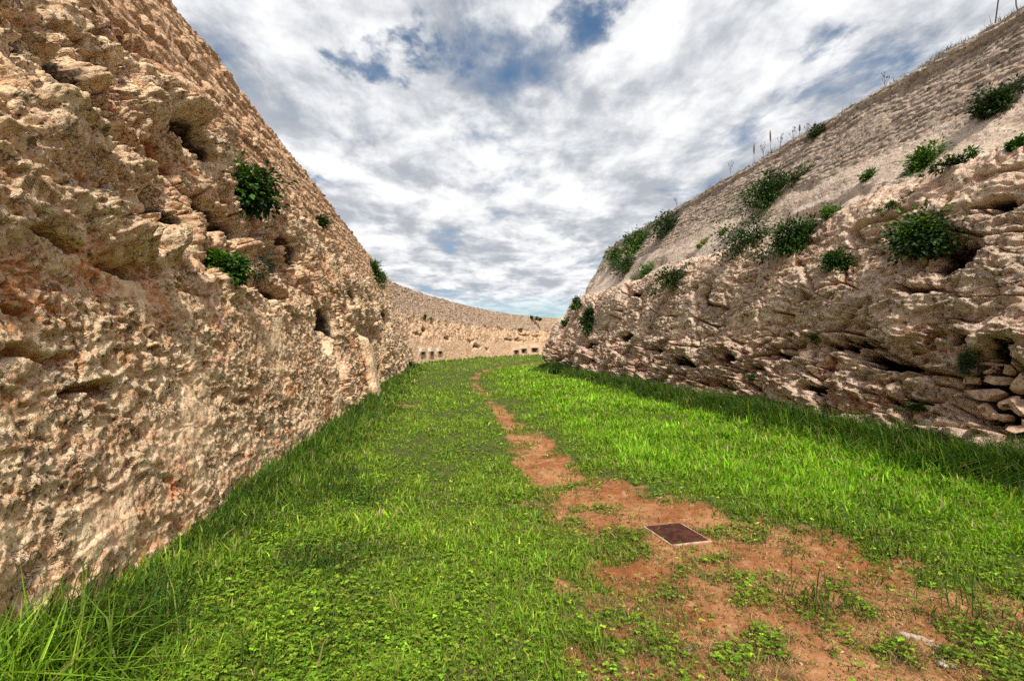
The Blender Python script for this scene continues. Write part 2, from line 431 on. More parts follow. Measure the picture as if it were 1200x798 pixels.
def disp_left(P, U, T):
    Y, Z = P[:, 1], P[:, 2]
    w1 = perlin(P * .8 + 11); w2 = perlin(P * .8 + 23); w3 = perlin(P * 3.1 + 5)
    Yw = Y + .45 * w1 + .12 * w3; Zw = Z + .30 * w2 + .10 * w3
    mas = sstep(4.55, 4.85, Z + .30 * w2 + .08 * w3 - .25 * sstep(14, 4, Y))
    rock = 1 - mas
    low = sstep(2.45, 1.95, Zw) * sstep(12.5, 9.5, Yw)          # the battered lower face close by
    smo = np.maximum(sstep(.05, .45, fbm(P * .8 + 99, 4)) * sstep(2.6, 1.8, Z), .8 * sstep(.55, .15, Z + .3 * w3))
    S = np.array([1, 1, 1.9], F32)
    f1, e1, r1 = cells(P * S * 1.35 + 3)
    f2, e2, r2 = cells((P + .05 * w3[:, None]) * S * 4.2 + 9)
    f3, e3, r3 = cells(P * np.array([1, 1, 1.3], F32) * 11.0)
    D = rock * ((.09 - .04 * low) * fbm(P * .55, 3) + (.13 - .11 * low) * f1 + (.06 - .035 * low) * (1 - .6 * smo) * f2 + (.026 - .004 * low) * (1 - .65 * smo) * f3)
    st = ridged(np.stack([P[:, 0] * .6, Y * .6, Zw * 3.2], 1), 3)
    D += rock * (1 - .6 * low) * .05 * st
    st2 = ridged(np.stack([P[:, 0] * 1.6, Y * 1.6, Zw * 11], 1), 2)
    D += rock * (1 - .8 * low) * .022 * st2 * sstep(-.3, .4, w1 + w2)
    # pitted crust
    pit = sstep(.18, .55, perlin(P * 7.5)) * sstep(-.35, .25, w1 + .5 * w2)
    D -= rock * (.035 + .02 * low) * pit * (1 - .7 * smo)
    pit2 = sstep(.2, .5, perlin(P * 17))
    D -= rock * .028 * (1 - .8 * smo) * pit2 * (.4 + .6 * sstep(-.4, .3, w1 - w2))
    D += .013 * perlin(P * 28) * (1 - .6 * smo)
    # fractures and bedding joints
    up_ = rock * (1 - low)
    D -= up_ * .16 * sstep(.07, .01, e1) * sstep(-.15, .3, w2 + .4 * w3) + up_ * .05 * sstep(.08, .01, e2) * sstep(-.3, .2, w1)
    bz = Zw * 1.9 + .35 * fbm(P * .7 + 31, 2); fr = np.abs(bz - np.round(bz))
    D -= up_ * .13 * sstep(.09, .01, fr) * sstep(-.1, .35, perlin(P * .9 + 77))
    D += up_ * .05 * (RND[PERM[np.floor(bz + .5).astype(np.int32) & 255]][:, 2] - .5)
    # the overhanging ledge near the camera
    led = sstep(2.10, 2.30, Z + .16 * w2 + .10 * w3 - .02 * (Y - 3)) * sstep(4.35, 3.75, Yw) * np.clip((3.9 - Z) / 1.5, 0, 1)
    D = D + .07 * led
    D += blob(Yw, Zw, 3.75, 2.42, .40, .26, .14, 1.6)
    # hollows of the red band, boulder noses
    band = sstep(2.25, 2.6, Zw) * sstep(4.1, 3.6, Zw) * sstep(4.4, 5.1, Yw) * sstep(14, 10.5, Yw)
    D -= .14 * band
    for (y0, z0, wy, wz, am) in LEFT_BULGES: D += blob(Y + .35 * (Yw - Y), Z + .35 * (Zw - Z), y0, z0, wy, wz, am, 1.7)
    hole = np.zeros_like(D); py_ = Y + .06 * w3 + .05 * perlin(P * 7); pz_ = Z + .06 * w3 + .03 * perlin(P * 9 + 3)
    for (y0, z0, wy, wz, am) in LEFT_HOLES: hole += blob(py_, pz_, y0, z0, wy, wz, am, 2.0)
    D -= hole
    # the buttress edge and the niche behind it
    step = sstep(15.35, 15.6, Y + .04 * w3) * sstep(2.9, 1.9, Zw) * sstep(24, 17.5, Y)
    pil = sstep(14.55, 14.75, Y + .05 * w3) * sstep(15.62, 15.5, Y + .03 * w3) * sstep(2.1, 1.7, Z + .1 * w3)
    near_b = np.exp(-((Y - 15.6) / 1.6) ** 2) * sstep(2.6, 1.8, Z)
    D = D * (1 - .75 * near_b) - .75 * step
    D = D * (1 - .8 * pil) + .30 * pil
    D -= blob(Y, Z, 17.0, 1.45, .6, .55, .9, 2.5)
    D += blob(Yw, Z, 17.2, .15, .8, .3, .35, 1.5)
    # courses above
    h, sid = masonry(U, T, .19, .46, 1, .5)
    ms = .11 * h + .03 * fbm(P * 1.2, 3) + .05 * perlin(P * np.array([.3, .3, 2.8], F32)) + .014 * f3 - .02 * sstep(.2, .5, perlin(P * 9))
    D += mas * ms
    ry, rz = YZ_L(110, 330)
    fine_red = np.clip(.85 * band + 1.0 * blob(Yw, Zw, ry, rz, .42, .26, 1.0, 1.5) + .45 * blob(Y, Zw, 12.5, 1.6, 3.5, 1.4, 1, 1) + .5 * sstep(.45, .1, Z) * sstep(9, 5, Y) + .7 * blob(Yw, Zw, 4.1, 3.9, .8, .35, 1, 1.5), 0, 1)
    cell = np.where(mas > .5, sid, .5 * r1 + .5 * r2)
    fu, fz = folds(P, .06, .05)
    return D, cell, np.where(hole > .12, -hole, fine_red * rock), (fu * rock, fz * rock * sstep(0, .5, Z)), np.maximum(smo * rock, .0)  # negative red marks the holes whose shade is painted

LOOPS = []
LEFT_HOLES, LEFT_BULGES = [], []
def YZ_L(px, py):
    r = ray(px, py); t = 5.0
    for _ in range(40):
        p = CAM + r * t
        off = np.interp(p[2], [a for a, b in LEFT_PROF], [b for a, b in LEFT_PROF])
        t += ((-2.02 - .1417 * p[1] - off * .99) - p[0]) / (r[0] + .1417 * r[1])
    p = CAM + r * t
    return p[1], p[2]
def disp_far(P, U, T):
    Y, Z = P[:, 1], P[:, 2]
    w1 = perlin(P * .5 + 11); w3 = perlin(P * 2.1 + 5)
    Zw = Z + .35 * w1 + .12 * w3
    mas = sstep(3.9, 4.3, Z + .45 * w1 + .1 * w3)
    rock = 1 - mas
    f1, e1, r1 = cells(P * np.array([1, 1, 1.6], F32) * .9 + 3)
    f2, e2, r2 = cells(P * np.array([1, 1, 1.5], F32) * 2.6)
    up = sstep(1.9, 2.6, Zw)
    D = rock * (.2 * fbm(P * .4, 3) * (.3 + .7 * up) + (.03 + .14 * up) * f1 + (.03 + .05 * up) * f2)
    D -= rock * .08 * sstep(.25, .5, perlin(P * 3.0)) * (.3 + .7 * up)
    for (u0, z0, wu, wz, am) in FAR_HOLES:
        D -= blob(U + .6 * w1 + .2 * w3, Zw, u0, z0, wu, wz, am, 1.8)
    for (u0, z0, hw, hh) in LOOPS:
        D = np.where((np.abs(U - u0) < hw + .12) & (np.abs(Z - z0) < hh + .12), -2.1 + 0 * D, D)
    h, sid = masonry(U, T, .24, .42, 2, 1.6)
    D += mas * (.09 * h + .10 * fbm(P * .8, 3) + .06 * f2) + .03 * perlin(P * 6)
    return D, np.where(mas > .5, sid, .5 * r1 + .5 * r2), .25 * rock * sstep(.0, .6, perlin(P * .6 + 50)), None, .6 * (1 - up) * rock

def disp_right(P, U, T):
    X, Y, Z = P[:, 0], P[:, 1], P[:, 2]
    w1 = perlin(P * .7 + 11); w2 = perlin(P * .7 + 31); w3 = perlin(P * 2.7 + 5)
    Yw = U + .5 * w1 + .15 * w3; Zw = Z + .30 * w2 + .10 * w3
    slope = sstep(4.28, 4.52, Z + .25 * w2 + .08 * w3)
    mas = sstep(5.55, 5.8, Z + .2 * w1 + .05 * w3)
    rock = 1 - slope
    low = sstep(2.0, 1.55, Zw)
    S = np.array([1, 1, 1.7], F32)
    f1, e1, r1 = cells(P * S * .75 + 3)
    f2, e2, r2 = cells((P + .07 * w3[:, None]) * S * 2.3 + 9)
    f3, e3, r3 = cells(P * S * 6.5)
    D = rock * ((.13 - .05 * low) * fbm(P * .5, 3) + (.10 + .10 * low) * f1 + (.03 + .11 * low) * f2 + (.036 + .034 * low) * f3)
    st = ridged(np.stack([X * .45, Y * .45, Zw * 2.6], 1), 3)
    D += rock * (.02 + .10 * low) * st
    crk = sstep(-.25, .25, fbm(P * .9 + 17, 2))
    D -= rock * low * .16 * sstep(.09, .02, e2) * crk + rock * low * .26 * sstep(.07, .015, e1) + rock * (1 - low) * .18 * sstep(.06, .01, e1) * crk + rock * (1 - low) * .06 * sstep(.06, .01, e2) * crk
    D -= rock * .05 * sstep(.25, .55, perlin(P * 4.5))
    D -= rock * .035 * sstep(.15, .5, perlin(P * 12)) * (.4 + .6 * low + .4 * sstep(-.2, .4, w1)); D += .016 * perlin(P * 22)
    D += rock * .04 * ridged(np.stack([X * 1.2, Y * 1.2, Zw * 8], 1), 2)
    # overhung band of hollows along the foot
    D -= rock * .05 * sstep(1.75, 1.55, Zw) * sstep(.25, .6, Zw) * sstep(.0, .45, fbm(np.stack([X * .35, Y * .35, Z * .9], 1) + 5, 3) + .25)
    hole = np.zeros_like(D); wj = fbm(P * 3.1 + 8, 3) + 1.2 * (r2 - .5); wk = fbm(P * 3.1 + 28, 3) + 1.6 * (r3 - .5)
    for (u0, z0, wu, wz, am) in RIGHT_HOLES:
        hole += blob(U + .35 * (Yw - U) + .10 * wj, Z + .35 * (Zw - Z) + .07 * wk, u0, z0, wu, wz, am, 1.8)
    D -= hole
    for (u0, z0, wu, wz, am) in RIGHT_BULGES:
        D += blob(Yw, Zw, u0, z0, wu, wz, am, 1.2)
    D += blob(U, Z, 46.7, 1.4, 2.1, 1.75, .65, 3)                      # the squared block at the corner
    # ledge earth and the smooth apron above
    ap = slope * (1 - mas)
    D += ap * (.07 * fbm(P * .5, 3) + .010 * f2 + .010 * f3 + .04 * perlin(P * np.array([.3, .3, 3], F32)))
    D -= ap * .28 * sstep(.0, .5, fbm(P * np.array([.35, .35, .8], F32) + 60, 3)) * sstep(5.4, 4.6, Z)
    h, sid = masonry(U, T, .15, .34, 5, 1.1)
    D += mas * (.055 * h + .05 * fbm(P * .9, 3) + .02 * f3 + .01 * f2 + .05 * perlin(P * np.array([.35, .35, 2.4], F32)))
    D = np.where(D > 0, D * sstep(-.1, .7, Z), D)
    D += .08 * sstep(7.31, 7.34, Z)                                 # the coping stands proud
    red = np.clip(low * .9 * sstep(-.35, .3, fbm(P * .8 + 70, 2)) + blob(Yw, Zw, U_R(1100, 420), 1.2, 1.5, .6, .35), 0, 1) * rock
    fu, fz = folds(P, .05, .03)
    smo = .5 * sstep(.0, .5, fbm(P * .6 + 99, 3)) * (1 - low) * rock + .7 * ap
    return D, np.where(mas > .5, sid, .5 * r1 + .5 * r2), np.where(hole > .12, -hole, red), (fu * rock, fz * rock * sstep(0, .5, Z)), smo  # below zero red carries hole depth for the painted shade

# where a pixel of the photograph's view meets a bank (used only to read positions off the photograph)
def ray(px, py):
    d = np.array([(px - 600) / FPX, 1.0, -(py - 399) / FPX])
    c, s = math.cos(PITCH), math.sin(PITCH)
    return np.array([d[0], c * d[1] - s * d[2], s * d[1] + c * d[2]])

RA = 6.85
RIGHT_PROF = [(-.3, -.18), (0, -.10), (.8, .18), (1.6, .42), (2.0, .52), (3.0, .76), (3.8, .98), (4.3, 1.28), (4.46, 1.6), (5.6, 2.4), (7.32, 3.37), (7.5, 3.43)]
LEFT_PROF = [(-.3, -.10), (0, 0), (.5, .10), (2.2, .42), (3.2, .74), (4.7, 1.30), (6.65, 1.95)]
def U_R(px, py):
    """arc length along the right bank seen at a pixel (first 45 m are straight)"""
    r = ray(px, py); t = 8.0
    for _ in range(30):
        p = CAM + r * t
        off = np.interp(p[2], [a for a, b in RIGHT_PROF], [b for a, b in RIGHT_PROF])
        gap = (RA - .1417 * p[1] + off * .99) - p[0]
        t += gap / (r[0] + .1417 * r[1])
    p = CAM + r * t
    return (p[1] + 14) * 1.01
def UZ_R(px, py):
    r = ray(px, py); t = 8.0
    for _ in range(30):
        p = CAM + r * t
        off = np.interp(p[2], [a for a, b in RIGHT_PROF], [b for a, b in RIGHT_PROF])
        t += ((RA - .1417 * p[1] + off * .99) - p[0]) / (r[0] + .1417 * r[1])
    p = CAM + r * t
    return (p[1] + 14) * 1.01, p[2]

RIGHT_HOLES = []
for (px, py, wu, wz, am) in ((1035, 425, .9, .16, .8), (985, 405, .7, .10, .6), (1010, 405, .5, .08, .5), (920, 415, .8, .13, .5), (1140, 405, .28, .12, .6), (1185, 412, .5, .10, .8), (960, 455, .9, .10, .5),
                             (1165, 455, .75, .55, .55), (1090, 340, 1.0, .12, .3), (1180, 235, .8, .14, .4), (1120, 300, .7, .35, .45), (745, 345, 1.2, .18, .5), (833, 345, .5, .5, .45), (735, 395, 1.4, .25, .6),
                             (690, 405, 1.5, .3, .7), (688, 372, 1.0, .7, .6), (800, 425, 1.2, .16, .6), (860, 420, .8, .2, .5), (720, 400, 1, .2, .4), (770, 410, .9, .14, .4), (890, 430, .7, .12, .5), (1060, 470, 1.0, .09, .3), (850, 455, 1, .1, .4),
                             (930, 325, .4, .1, .2), (950, 350, .35, .18, .2)):
    u0, z0 = UZ_R(px, py); RIGHT_HOLES.append((u0, z0, wu * .48, wz * .72, am * .95))
RIGHT_BULGES = []
for (px, py, wu, wz, am) in ((940, 345, 1.3, .7, .35), (840, 335, 1.6, .6, .3), (1060, 350, 1.6, .5, .25), (1000, 430, .8, .1, .2), (1150, 320, 1.0, .5, .25), (1140, 190, 1.6, .35, .3), (1040, 260, 1.4, .4, .3), (730, 350, 1.8, .5, .3)):
    u0, z0 = UZ_R(px, py); RIGHT_BULGES.append((u0, z0, wu, wz, am * .4))

for (px, py, wy, wz, am) in ((190, 240, .26, .17, .75), (62, 52, .10, .28, .6), (78, 95, .22, .08, .4), (112, 142, .35, .10, .45), (222, 158, .4, .14, .45), (205, 190, .3, .1, .25), (268, 262, .4, .12, .4), (248, 240, .25, .14, .35),
                             (340, 283, .55, .22, .75), (322, 343, .42, .09, .5), (322, 302, .4, .14, .4), (300, 300, .35, .16, .35), (384, 378, .35, .28, .6), (392, 412, .28, .30, .6), (408, 345, .55, .22, .5), (374, 396, .28, .22, .4), (398, 440, .3, .2, .35),
                             (434, 350, .8, .35, .45), (170, 285, .15, .08, .3), (95, 455, .12, .05, .2), (118, 462, .10, .06, .18), (60, 420, .2, .04, .12), (15, 415, .15, .04, .12), (450, 372, 1, .4, .4), (418, 385, .4, .4, .4), (20, 365, .1, .03, .1), (285, 258, .3, .10, .45), (208, 262, .14, .12, .5), (150, 318, .26, .035, .40), (60, 285, .20, .03, .40), (345, 300, .4, .1, .45), (420, 350, .5, .25, .45), (100, 150, .2, .05, .42), (150, 165, .25, .05, .4), (372, 372, .25, .2, .45)):
    y0, z0 = YZ_L(px, py); big = am > .38 and wz > .07
    LEFT_HOLES.append((y0 + (.03 * y0 if big else 0), z0, wy * (1.45 if big else 1.0), wz * (1.3 if big else 1.0), am * (1.9 if big else 1.0)))
for (px, py, wy, wz, am) in ((150, 288, .38, .18, .22), (205, 118, .55, .30, .42), (100, 82, .32, .16, .32), (130, 62, .35, .14, .25), (160, 205, .40, .14, .16), (190, 285, .18, .13, .22), (175, 130, .4, .3, .3), (230, 262, .2, .3, .18), (305, 282, .35, .13, .2), (360, 330, .5, .25, .2), (20, 130, .4, .3, .18)):
    LEFT_BULGES.append(YZ_L(px, py) + (wy * .85, wz * .85, am * .75))
# left wall
left_path = [(-2.02 - .1417 * y, y) for y in (-14, 0, 10, 20, 30, 36)] + [(-7.7, 40.0)]
far_path = [(-7.12, 36.0), (-7.7, 40.0), (-7.35, 44.5), (-6.35, 52), (-3.55, 66), (.75, 80), (6.2, 90), (14, 97), (26, 100)]
_whole = np.array(left_path[:-1] + far_path[1:])
right_path = [(RA - .1417 * y, y) for y in (-14, 0, 10, 20, 25, 29)]
for i, a in enumerate(np.linspace(0, 85, 8)):
    a = math.radians(a); cx, cy, R = RA - .1417 * 31 + 4.65 + .05, 31 + .66, 4.7
    right_path.append((cx - R * math.cos(a + .14), cy + R * math.sin(a + .14) - .0))
right_path += [(15, 38.0), (34, 42)]

def sp(y_min, near, k, far_cap=.5):
    def f(x, y):
        if y < y_min: return .12
        return min(far_cap, max(near, k * math.hypot(x, y)))
    return f

def split_at(path, ycut, first=True):
    p = np.asarray(path)
    return p

wl = tag(empty('moat_wall', (-2.3, 0, 0)), 'tall battered left wall of pitted ochre rock topped with rubble courses', 'wall')
wl_inv = wl
def unparent_offset(o, root):
    o.location = (-root.location.x, -root.location.y, -root.location.z)
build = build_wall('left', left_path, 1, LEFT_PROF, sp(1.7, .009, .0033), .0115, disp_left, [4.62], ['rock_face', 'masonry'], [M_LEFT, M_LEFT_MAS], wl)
for ch in wl.children: unparent_offset(ch, wl)

wf = tag(empty('curved_wall', (-6.6, 52, 0)), 'distant curving wall with dark gun slits closing the end of the ditch', 'wall')
# arc length along the far wall
_fu, _fx, _fy, _fT = resample_path(far_path, lambda x, y: .2)
def far_u(px, py):
    r = ray(px, py)
    a = np.arctan2(_fx, _fy); i = int(np.argmin(np.abs(a - math.atan2(r[0], r[1])) + (0 if True else 0)))
    d = math.hypot(_fx[i], _fy[i]); t = d / math.hypot(r[0], r[1])
    return _fu[i], 1.6 + r[2] * t, i
FAR_HOLES = []
for (px, py, wu, wz, am) in ((562, 406, 1.3, .22, .7), (572, 410, .7, .3, .6), (498, 392, 1.2, .18, .5), (506, 388, .7, .25, .5), (556, 400, 1.2, .15, .4), (600, 398, 2.0, .2, .4), (618, 393, 2.0, .2, .5), (632, 394, 1.6, .25, .4), (610, 400, 1, .3, .4), (484, 380, .5, .4, .5), (530, 396, .8, .2, .3)):
    u0, z0, i = far_u(px, py); FAR_HOLES.append((u0, z0, wu, wz, am))
slit_spec = [(497, 414, .46, .13), (507.5, 414.5, .34, .20), (517, 413.2, .40, .14), (605.5, 412.5, .75, .30), (615, 411, .85, .33), (627.5, 410, 1.0, .33)]
SLITS = []
for (px, py, hw, hh) in slit_spec:
    u0, z0, i = far_u(px, py); LOOPS.append((u0, z0, hw, hh)); SLITS.append((u0, z0, hw, hh, i))
build_wall('far', far_path, 1, LEFT_PROF, lambda x, y: max(.05, .0013 * math.hypot(x, y)), .045, disp_far, [4.1], ['rock_face', 'masonry'], [M_FAR, M_FAR_MAS], wf, 4)
for ch in wf.children: unparent_offset(ch, wf)

wr = tag(empty('rock_bank', (RA, 0, 0)), 'sloping right bank of grey limestone ledges with hollowed foot and bushes', 'rock bank')
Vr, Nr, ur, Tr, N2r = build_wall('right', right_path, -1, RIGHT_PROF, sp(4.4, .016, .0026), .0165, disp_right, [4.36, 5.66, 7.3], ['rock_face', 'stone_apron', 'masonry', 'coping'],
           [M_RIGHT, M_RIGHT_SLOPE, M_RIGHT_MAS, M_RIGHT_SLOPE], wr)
for ch in wr.children: unparent_offset(ch, wr)

def box_bm(bm, c, size, ax):
    """box with local axes ax (3 unit vectors)"""
    vs = []
    for sx in (-.5, .5):
        for sy in (-.5, .5):
            for sz in (-.5, .5):
                p = np.asarray(c) + ax[0] * sx * size[0] + ax[1] * sy * size[1] + ax[2] * sz * size[2]
                vs.append(bm.verts.new(p))
    for f in ((0, 1, 3, 2), (4, 6, 7, 5), (0, 4, 5, 1), (2, 3, 7, 6), (0, 2, 6, 4), (1, 5, 7, 3)):
        bm.faces.new([vs[i] for i in f])

def bm_obj(name, bm, mat, parent=None, bevel=0.0):
    bmesh.ops.recalc_face_normals(bm, faces=bm.faces)
    if bevel:
        bmesh.ops.bevel(bm, geom=list(bm.edges), offset=bevel, segments=2, affect='EDGES', profile=.6)
    me = bpy.data.meshes.new(name); bm.to_mesh(me); bm.free(); me.materials.append(mat)
    o = bpy.data.objects.new(name, me); COL.objects.link(o)
    if parent is not None: o.parent = parent
    return o

M_SLIT = plain('shaded_slit_stone', (.34, .22, .13), (.2, .13, .08), 6, .95)
M_LINTEL = plain('pale_lintel', (.78, .66, .52), (.66, .52, .38), 5, .9)
for (u0, z0, hw, hh, i) in SLITS:
    Tn = np.array([_fT[i][0], _fT[i][1], 0]); Nn_ = np.array([Tn[1], -Tn[0], 0]); up = np.array([0, 0, 1.0])
    base = np.array([_fx[i], _fy[i], z0]) - Nn_ * np.interp(z0, [-.3, 0, 2.2, 3.2], [-.1, 0, .42, .70])
    bm = bmesh.new()                                       # lining of the opening: sill, jambs; open to the front
    dep = 2.3
    for s in (-1, 1):
        box_bm(bm, base + Tn * s * (hw + .14) - Nn_ * 1.05, (.27, dep, 2 * hh), (Tn, Nn_, up))
    box_bm(bm, base - up * (hh + .13) - Nn_ * 1.05, (2 * hw + .56, dep, .26), (Tn, Nn_, up))
    s_ = bm_obj('loophole', bm, M_SLIT, wf); unparent_offset(s_, wf)
    bm = bmesh.new(); box_bm(bm, base + up * (hh + .14) - Nn_ * 1.03, (2 * hw + .66, dep + .06, .30), (Tn, Nn_, up))
    l_ = bm_obj('lintel', bm, M_LINTEL, s_, .02)

# ground behind the walls: the plateau the ditch is cut into
k = NT('dry_plateau'); P_ = k.pos()
c_ = k.mix(k.rng(k.noise(P_, .6, 6, .6), .4, .6), (.16, .13, .06), (.10, .11, .035))
s_ = k.n('ShaderNodeBsdfPrincipled', {'Base Color': c_, 'Roughness': .95}); M_PLATEAU = k.out(s_.outputs[0])
def plateau(edge, outer, z):
    bm = bmesh.new()
    vs = [bm.verts.new((x, y, z)) for x, y in list(edge) + list(outer)]
    f = bm.faces.new(vs)
    if f.normal.z < 0 or f.calc_center_median() is None: f.normal_flip()
    bmesh.ops.triangulate(bm, faces=bm.faces)
    o = bm_obj('terrain', bm, M_PLATEAU); tag(o, kind='structure')
u_, X_, Y_, T_ = resample_path(_whole, lambda x, y: 1.0)
edge = np.stack([X_ - T_[:, 1] * 1.97, Y_ + T_[:, 0] * 1.97], 1)
plateau(edge, [(26, 300), (-300, 300), (-300, -14)], 6.60)
u_, X_, Y_, T_ = resample_path(right_path, lambda x, y: 1.0)
edge = np.stack([X_ + T_[:, 1] * 3.46, Y_ - T_[:, 0] * 3.46], 1)
plateau(edge, [(300, 42), (300, -14)], 7.47)

# ------------------------------------------------------------------ ground
def axis(dense_lo, dense_hi, step, grow, lim):
    a = list(np.arange(dense_lo, dense_hi, step)); s = step
    while a[-1] < lim: s *= grow; a.append(a[-1] + s)
    s = step; lo = [a[0]]
    while lo[-1] > -lim: s *= grow; lo.append(lo[-1] - s)
    return np.array(lo[:0:-1] + a)
ya = [1.2]
while ya[-1] < 110: ya.append(ya[-1] + max(.014, .0052 * ya[-1]))
s = 1.0
while ya[-1] < 500: s *= 1.25; ya.append(ya[-1] + s)
yb = [1.2]; s = .05
while yb[-1] > -300: s *= 1.3; yb.append(yb[-1] - s)
gy = np.array(yb[:0:-1] + ya)
gx = axis(-3.0, 3.6, .016, 1.04, 400)
GX, GY = np.meshgrid(gx, gy)
gp = np.stack([GX.ravel(), GY.ravel()], 1)
pm = path_mask(gp[:, 0].astype(F32), gp[:, 1].astype(F32))
tn = tuft_noise(gp[:, 0].astype(F32), gp[:, 1].astype(F32))
gz = ground_z(gp[:, 0].astype(F32), gp[:, 1].astype(F32))
P3 = np.stack([gp[:, 0], gp[:, 1], np.zeros(len(gp))], 1).astype(F32)
near = sstep(14, 6, np.hypot(gp[:, 0], gp[:, 1])) * (1 - .85 * sstep(.6, .34, np.hypot(gp[:, 0] - MANHOLE[0], gp[:, 1] - MANHOLE[1])))
gz += near * (.012 * perlin(P3 * 6) + .010 * np.abs(perlin(P3 * 13)) + .006 * perlin(P3 * 28))
k = NT('earth'); P_ = k.pos(); pmk = k.attr('path'); tnk = k.attr('tuft')
a = k.noise(P_, 1.7, 6, .62, .5); b = k.noise(P_, 9, 6, .68); c2 = k.noise(P_, 55, 5, .75)
soil = k.mix(k.rng(a, .35, .65), (.29, .105, .04), (.46, .225, .105))
soil = k.mix(k.rng(b, .52, .7, 0, .6), soil, (.62, .38, .20))
soil = k.mix(k.rng(b, .48, .32, 0, .7), soil, (.17, .065, .028))
soil = k.mix(k.rng(c2, .45, .30, 0, .75), soil, (.12, .055, .03))
soil = k.mix(k.rng(c2, .6, .72, 0, .55), soil, (.62, .46, .32))
litter = k.mix(k.rng(c2, .4, .6), (.05, .07, .018), (.16, .14, .06))
under = k.mix(k.rng(b, .35, .62), (.045, .085, .012), litter)
col = k.mix(k.rng(pmk, .2, .7), under, soil)
vo = k.n('ShaderNodeTexVoronoi', {'Vector': P_, 'Scale': 38.0}, feature='F1')
peb = k.math('MULTIPLY', k.rng(vo.outputs[0], .22, .16), k.rng(k.n('ShaderNodeSeparateColor', {0: vo.outputs[1]}).outputs[0], .80, .84))
col = k.mix(k.math('MULTIPLY', peb, pmk), col, (.55, .42, .31))
bh = k.math('ADD', k.math('MULTIPLY', b, .6), k.math('ADD', k.math('MULTIPLY', c2, .35), k.math('MULTIPLY', peb, .5)))
bp = k.n('ShaderNodeBump', {'Strength': .9, 'Distance': .03, 'Height': bh})
s_ = k.n('ShaderNodeBsdfPrincipled', {'Base Color': col, 'Roughness': .95, 'Normal': bp.outputs[0]}); s_.inputs['Specular IOR Level'].default_value = .1
M_EARTH = k.out(s_.outputs[0])
Q = grid_faces(len(gy), len(gx))
g = mesh_np('ground', np.column_stack([gp, gz]), Q, np.full(len(Q), 4), M_EARTH, None, {'path': pm, 'tuft': tn})
tag(g, kind='structure')

# ------------------------------------------------------------------ grass
def blades(x, y, z, h, w, lean, az, bend, col, tipcol, name, mat, parent=None, flat=None):
    n = len(x)
    L = np.stack([np.cos(az), np.sin(az)], 1)            # lean direction
    wd = az + math.pi / 2 + RNG.normal(0, .5, n); W = np.stack([np.cos(wd), np.sin(wd)], 1)
    def p(t, wid):
        fx = lean * t + bend * t * t
        zz = np.sqrt(np.maximum(.05, 1 - np.minimum(.95, (fx) ** 2))) * t
        cx = x + L[:, 0] * fx * h; cy = y + L[:, 1] * fx * h; cz = z + zz * h
        return (np.stack([cx - W[:, 0] * w * wid, cy - W[:, 1] * w * wid, cz], 1), np.stack([cx + W[:, 0] * w * wid, cy + W[:, 1] * w * wid, cz], 1))
    a, b = p(np.zeros(n), .5); c, d = p(np.full(n, .55), .42); e, _ = p(np.ones(n), 0)
    V = np.stack([a, b, c, d, e], 1).reshape(-1, 3)
    base = (np.arange(n) * 5)[:, None]
    quads = base + np.array([[0, 1, 3, 2]]); tris = base + np.array([[2, 3, 4]])
    loops = np.concatenate([quads, tris], 1).ravel()
    sizes = np.tile([4, 3], n)
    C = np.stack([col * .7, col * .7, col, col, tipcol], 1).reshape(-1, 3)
    return mesh_np(name, V, loops, sizes, mat, parent, None, True, C)

def scatter(n, y0, y1, power, pad=1.2):
    """random points on the ditch floor, denser near the camera"""
    t = RNG.random(n)
    e = 1 - power
    y = (y0 ** e + t * (y1 ** e - y0 ** e)) ** (1 / e) if abs(e) > 1e-6 else y0 * (y1 / y0) ** t
    xl = np.maximum(lx_base(y) - .05, -1.04 * y - pad); xr = np.minimum(rx_base(y) + .15, 1.04 * y + pad)
    xr = np.where(y > 37.0, np.minimum(26, 1.04 * y), xr)
    x = xl + RNG.random(n) * (xr - xl)
    keep = RNG.random(n) < (xr - xl) / (2.1 * y + 2.4)
    return x[keep], y[keep]

def colour(n, base, var=.25, yellow=0.0):
    b = np.asarray(base, float)
    v = np.exp(RNG.normal(0, var, n))[:, None]
    c = b[None] * v
    yv = np.clip(RNG.normal(yellow, .25, n), 0, 1)[:, None]
    return c * (1 - yv) + yv * np.array([.30, .30, .035]) * v

def free_of_cover(x, y):
    return (np.abs(x - MANHOLE[0] + .12 * (y - MANHOLE[1])) > .135) | (np.abs(y - MANHOLE[1]) > .175)

